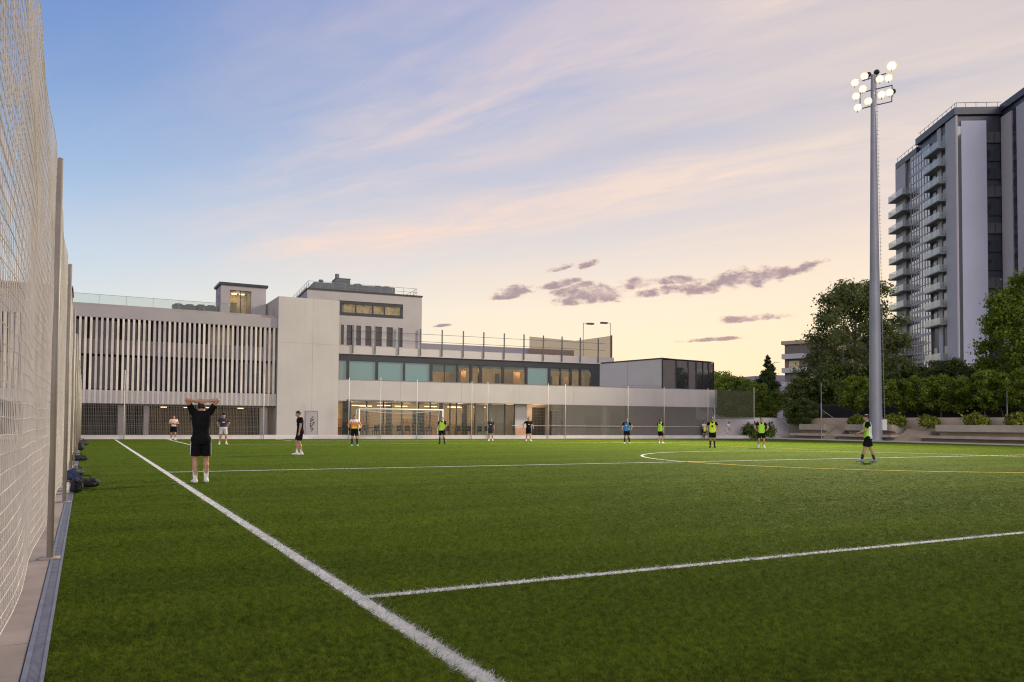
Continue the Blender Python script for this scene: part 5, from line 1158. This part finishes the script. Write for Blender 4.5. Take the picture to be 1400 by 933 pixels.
    if hair:
        C_ = SDF(lo, hi, res * 0.8); C_.ell(hp_(0, 0.012, 0.022), (0.085, 0.101, 0.112), 0.01, HR.T)
        n1 = HR @ np.array([0, -0.80, -0.60]); n2 = HR @ np.array([0, 0, 1.0]); o1 = hp_(0, -0.055, 0.055); o2 = hp_(0, 0, -0.055)
        link('hair', C_.mesh('hair', HAIR, lambda X, Y, Z: np.maximum(((X - o1[0]) * n1[0] + (Y - o1[1]) * n1[1] + (Z - o1[2]) * n1[2]), -((X - o2[0]) * n2[0] + (Y - o2[1]) * n2[1] + (Z - o2[2]) * n2[2]))), root)
    if cap:
        C_ = SDF(lo, hi, res * 0.8); C_.ell(hp_(0, 0.005, 0.05), (0.09, 0.108, 0.092), 0.01, HR.T); o1 = hp_(0, 0, 0.035); n1 = HR @ np.array([0, 0, 1.0])
        C_.F = np.where(C_.F > 0.9, 1.0, C_.F); me = C_.mesh('cap', CLO['black'], lambda X, Y, Z: -((X - o1[0]) * n1[0] + (Y - o1[1]) * n1[1] + (Z - o1[2]) * n1[2])); link('cap', me, root)
        q = MB(); a0 = [hp_(-0.075, -0.08, 0.036), hp_(0.075, -0.08, 0.036), hp_(0.055, -0.165, 0.028), hp_(-0.055, -0.165, 0.028)]; q.add(a0 + [v + np.array([0, 0, 0.01]) for v in a0], [(3, 2, 1, 0), (4, 5, 6, 7), (0, 1, 5, 4), (1, 2, 6, 5), (2, 3, 7, 6), (3, 0, 4, 7)]); q.build('peak', CLO['black'], root)
    for i in (1, -1):
        q = MB(); p = hp_(0.031 * i, -0.088, 0.008); q.tube(p + HR @ np.array([0, -0.004, 0]), p + HR @ np.array([0, 0.012, 0]), 0.009, 0.009, 8); q.build('eye', CLO['eye'], root)
    return root
def at_g(x, y): p = gr(x, y); return (float(p[0]), float(p[1]), 0.012)
HANDS_ON_HEAD = dict(raised=True, legs=((0.10, 0.02), (-0.13, -0.10)), headdown=0.25, headfwd=0.02,
    arms=[((0.055, 0.075, 1.735), (1.0, 0.25, 0.55)), ((-0.055, 0.085, 1.755), (-1.0, 0.25, 0.55))], hand=[((-1, 0.22, 0.25), (0, -1, -0.3)), ((1, 0.22, 0.2), (0, -1, -0.3))], curl=0.2)
def down(f=0.0, out_=0.27): return [((out_, -0.04 - f, 0.87), (0.5, 1, 0)), ((-out_, -0.04 + f, 0.87), (-0.5, 1, 0))]
def front(z=1.05, y=-0.28, x=0.10): return [((x, y, z), (1, 0.6, -0.3)), ((-x, y, z), (-1, 0.6, -0.3))]
face_cam = lambda x: -(R(28) + math.atan((x - 700) / FPX))            # yaw that turns the face to the photographer
person(at_g(273.5, 661), R(180) - R(2), 'man in black seen from behind, hands clasped on his head', HANDS_ON_HEAD, sock='sock', shoe='white', sockh=0.22, stripe=True, height=1.80, res=0.009)
person(at_g(410, 622.5), face_cam(410) + R(-80), 'man in black standing in profile, head bowed, white shoes', dict(arms=down(0.05, 0.24), headdown=0.45, headfwd=0.05, lean=0.04, legs=((0.08, 0.05), (-0.10, -0.10))), sock='sock', shoe='white', sockh=0.16, logo=True, height=1.80)
person(at_g(237, 602.5), face_cam(237) + R(10), 'player in red and white striped shirt with hands at his chest', dict(arms=front(1.22, -0.22, 0.10), legs=((0.12, 0.0), (-0.16, 0.12))), shirt='stripes', shorts='black', sock='sock', shoe='white', sockh=0.12, height=1.72)
person(at_g(305, 608.3), face_cam(305) + R(8), 'man in black cap, dark shirt and pale shorts, hands behind back', dict(arms=[((0.20, 0.12, 0.98), (1, 0.2, 0)), ((-0.20, 0.12, 0.98), (-1, 0.2, 0))], legs=((0.17, 0.0), (-0.19, 0.06))), shirt='navy', shorts='grey', sock='sock', shoe='white', sockh=0.10, cap=True, hair=True, logo=True, height=1.80)
person(at_g(484.5, 610.3), face_cam(485), 'goalkeeper in white, orange and yellow top with black glove', dict(arms=[((0.30, -0.10, 0.98), (0.8, 0.6, 0)), ((-0.30, -0.10, 1.0), (-0.8, 0.6, 0))], legs=((0.16, 0.0), (-0.14, 0.0))), shirt='flame', sleeves='long', sock='dsock', shoe='white', gloves=True, height=1.76)
person(at_g(604, 607.3), face_cam(604) + R(-12), 'slim player in lime bib by the right goalpost, dark socks', dict(arms=[((0.16, -0.12, 0.98), (1, 0.5, 0)), ((-0.24, 0.02, 0.95), (-0.7, 0.8, 0))], legs=((0.20, -0.04), (-0.16, 0.10))), bib='lime', sock='dsock', shoe='black', height=1.72)
person(at_g(671, 603.3), face_cam(671) + R(-5), 'player all in navy with white chest print right of the goal', dict(arms=down(0.0, 0.26), legs=((0.14, -0.08), (-0.15, 0.06))), shirt='navy', shorts='navy', sock='sock', shoe='white', sockh=0.1, logo=True, skin=1, height=1.74)
person(at_g(722.5, 604), face_cam(722) + R(20), 'player all in black walking with arms held away from his sides', dict(arms=[((0.36, 0.0, 1.02), (0.7, 0.8, 0)), ((-0.40, -0.02, 1.05), (-0.7, 0.8, 0))], legs=((0.10, -0.18), (-0.13, 0.14)), headturn=-0.4), sock='sock', shoe='white', sockh=0.1, logo=True, height=1.80)
_d = ray(766, 598); _p = CAM + _d * (63.3 / _d[1])
person((*[float(v) for v in WT(wpx(766, 598, -1.1)[0], -1.1, 0)[:2]], 0.12), face_cam(766) + R(160), 'dark clothed figure walking behind the grey netting', dict(arms=down(0.05, 0.24), legs=((0.09, -0.12), (-0.09, 0.12))), sock='dsock', shoe='black', height=1.72, skin=2, res=0.014)
person(at_g(857, 607), face_cam(857) + R(-10), 'player in blue bib with arms a little bent', dict(arms=[((0.32, -0.14, 1.0), (0.8, 0.6, 0)), ((-0.32, -0.06, 1.0), (-0.8, 0.6, 0))], legs=((0.20, -0.06), (-0.16, 0.02))), bib='blue', sock='dsock', shoe='white', logo=True, skin=1, height=1.76)
person(at_g(903, 607), face_cam(903) + R(150), 'player in lime bib turned away, white shoes, beside the blue bib', dict(arms=down(0.08, 0.25), legs=((0.10, 0.04), (-0.12, -0.06))), bib='lime', sock='sock', shoe='white', sockh=0.14, height=1.74)
person(at_g(974, 612.5), face_cam(974), 'stocky player in yellow bib with a dark number', dict(arms=[((0.34, -0.06, 0.98), (0.8, 0.7, 0)), ((-0.28, -0.10, 1.0), (-0.8, 0.6, 0))], legs=((0.12, 0.0), (-0.12, 0.0))), bib='yellow', sock='dsock', shoe='black', number=True, skin=1, height=1.80)
person(at_g(1041, 613), face_cam(1041) + R(5), 'player in lime bib with hands out in front, white shoes', dict(arms=[((0.30, -0.20, 1.08), (0.9, 0.5, -0.2)), ((-0.30, -0.20, 1.08), (-0.9, 0.5, -0.2))], legs=((0.15, 0.0), (-0.16, 0.0))), bib='lime', sock='sock', shoe='white', sockh=0.14, height=1.78)
person(at_g(1187, 632), face_cam(1187) + R(-82), 'player in half lime, half white bib walking to the left', dict(arms=[((0.13, -0.34, 1.08), (0.6, 0.8, -0.4)), ((-0.13, -0.32, 1.05), (-0.6, 0.8, -0.4))], legs=((0.08, -0.24), (-0.08, 0.24)), lean=0.06, headdown=0.3), bib='half', sock='dsock', shoe='bluegrey', sockh=0.2, height=1.80)
def wall_p(x, d): return (*[float(v) for v in WT(wpx(x, 598, d)[0], d, 0)[:2]], 0.0)
person(wall_p(962.5, -1.95), face_cam(962) + R(20), 'person in pale shirt holding a lime bib near the wing corner', dict(arms=front(1.0, -0.3, 0.12), legs=((0.10, 0.08), (-0.12, -0.08))), shirt='grey', shorts='black', height=1.70, skin=1, res=0.014)
person(wall_p(994, -1.4), face_cam(994) + R(60), 'person dressed in white bending beside the pale corner wall', dict(arms=front(0.95, -0.34, 0.10), lean=0.35, headdown=0.4, legs=((0.10, 0.05), (-0.12, -0.05))), shirt='white', shorts='grey', sock='sock', shoe='white', height=1.70, res=0.014)
q = MB(); hb = wall_p(961, -1.95)
S = SDF((-0.3, -0.3, 0), (0.3, 0.3, 0.6), 0.015); S.cap((-0.1, 0, 0.45), (0.1, 0.02, 0.45), 0.07, 0.06); S.cap((-0.05, 0, 0.42), (-0.08, 0, 0.12), 0.11, 0.08); S.cap((0.08, 0.0, 0.42), (0.03, 0, 0.15), 0.09, 0.07)
o = link('held_bib', S.mesh('held_bib', CLO['yellow'])); o.location = (hb[0] - 0.08, hb[1] - 0.38, 0.62); tag(o, 'lime bib bundled in the hands of the person in the pale shirt', 'bib')

# ------------------------------------------------------------------ bags by the fence
def bag(kind, loc, rz, label, m, s=1.0):
    t = thing(kind, loc, label, 'bag', 'bags along the net fence', world=False); t.rotation_euler = (0, 0, rz); t.scale = (s * 0.82, s * 0.82, s * 0.75)
    S = SDF((-0.5, -0.35, -0.02), (0.5, 0.35, 0.7), 0.016)
    if kind == 'backpack':
        S.ell((0, 0, 0.24), (0.17, 0.13, 0.25), 0.03); S.ell((0, -0.11, 0.17), (0.13, 0.08, 0.14), 0.03); S.cap((-0.06, 0.02, 0.47), (0.06, 0.02, 0.47), 0.02, 0.02, 0.03)
    else:
        S.cap((-0.24, 0, 0.14), (0.24, 0.02, 0.14), 0.145, 0.135, 0.02); S.ell((0.05, -0.1, 0.10), (0.2, 0.09, 0.1), 0.03); S.ell((-0.2, 0.02, 0.2), (0.12, 0.12, 0.09), 0.03)
    rb_ = np.random.default_rng(int(abs(loc[1]) * 100)); 
    for _ in range(14): S.ell((rb_.uniform(-.28, .28) * (0.55 if kind == 'backpack' else 1), rb_.uniform(-.14, .14), rb_.uniform(0.03, 0.42 if kind == 'backpack' else 0.22)), rb_.uniform(0.03, 0.085, 3), 0.02)
    link('bag_body', S.mesh('bag_body', m, lambda X, Y, Z: 0.004 - Z), t)
    q = MB()
    if kind == 'backpack':
        for x in (-0.08, 0.08): q.path([(x, 0.10, 0.44), (x * 1.1, 0.19, 0.32), (x * 1.1, 0.17, 0.16), (x, 0.11, 0.06)], 0.016, 6)
    else:
        q.path([(-0.13, 0.02, 0.27), (-0.10, 0.02, 0.36), (0.10, 0.02, 0.36), (0.13, 0.02, 0.27)], 0.014, 6)
    q.build('strap', CLO['black'], t)
    return t
bg_navy = simple('blue_bag', (0.02, 0.035, 0.09)); bg_blk = simple('black_bag', (0.012, 0.012, 0.015))
def gp(x, y): p = gr(x, y); return (float(p[0]), float(p[1]), 0.02)
bag('backpack', gp(98, 672), R(30), 'dark blue backpack leaning by the second fence post', bg_navy, 1.05)
bag('duffel_bag', gp(117, 668), R(10), 'black duffel bag lying on the turf beside the backpack', bg_blk, 0.85)
bag('backpack', gp(104, 676), R(200), 'small black bag in front of the blue backpack', bg_blk, 0.7)
bag('duffel_bag', gp(106, 651), R(60), 'small black bag further along the fence behind the backpack', bg_blk, 0.8)
bag('duffel_bag', gp(107, 631), R(0), 'flat dark bag midway along the fence foot', bg_blk, 0.9)
bag('backpack', gp(110, 617), R(20), 'dark rucksack near the far end of the fence foot', bg_blk, 1.0)
bag('duffel_bag', gp(111.5, 609.5), R(30), 'black duffel bag furthest along the fence by the kerb', bg_blk, 1.3)
t = thing('water_bottle', gp(93, 676), 'small white bottle with red cap beside the bags', 'bottle', world=False)
q = MB(); q.tube((0, 0, 0), (0, 0, 0.17), 0.035, 0.035, 10); q.tube((0, 0, 0.17), (0, 0, 0.2), 0.035, 0.015, 10); q.build('bottle_body', M['white'], t, True)
q = MB(); q.tube((0, 0, 0.2), (0, 0, 0.235), 0.018, 0.016, 10); q.build('bottle_cap', CLO['red'], t, True)
for o in bpy.data.objects:
    if '_world' in o: del o['_world']
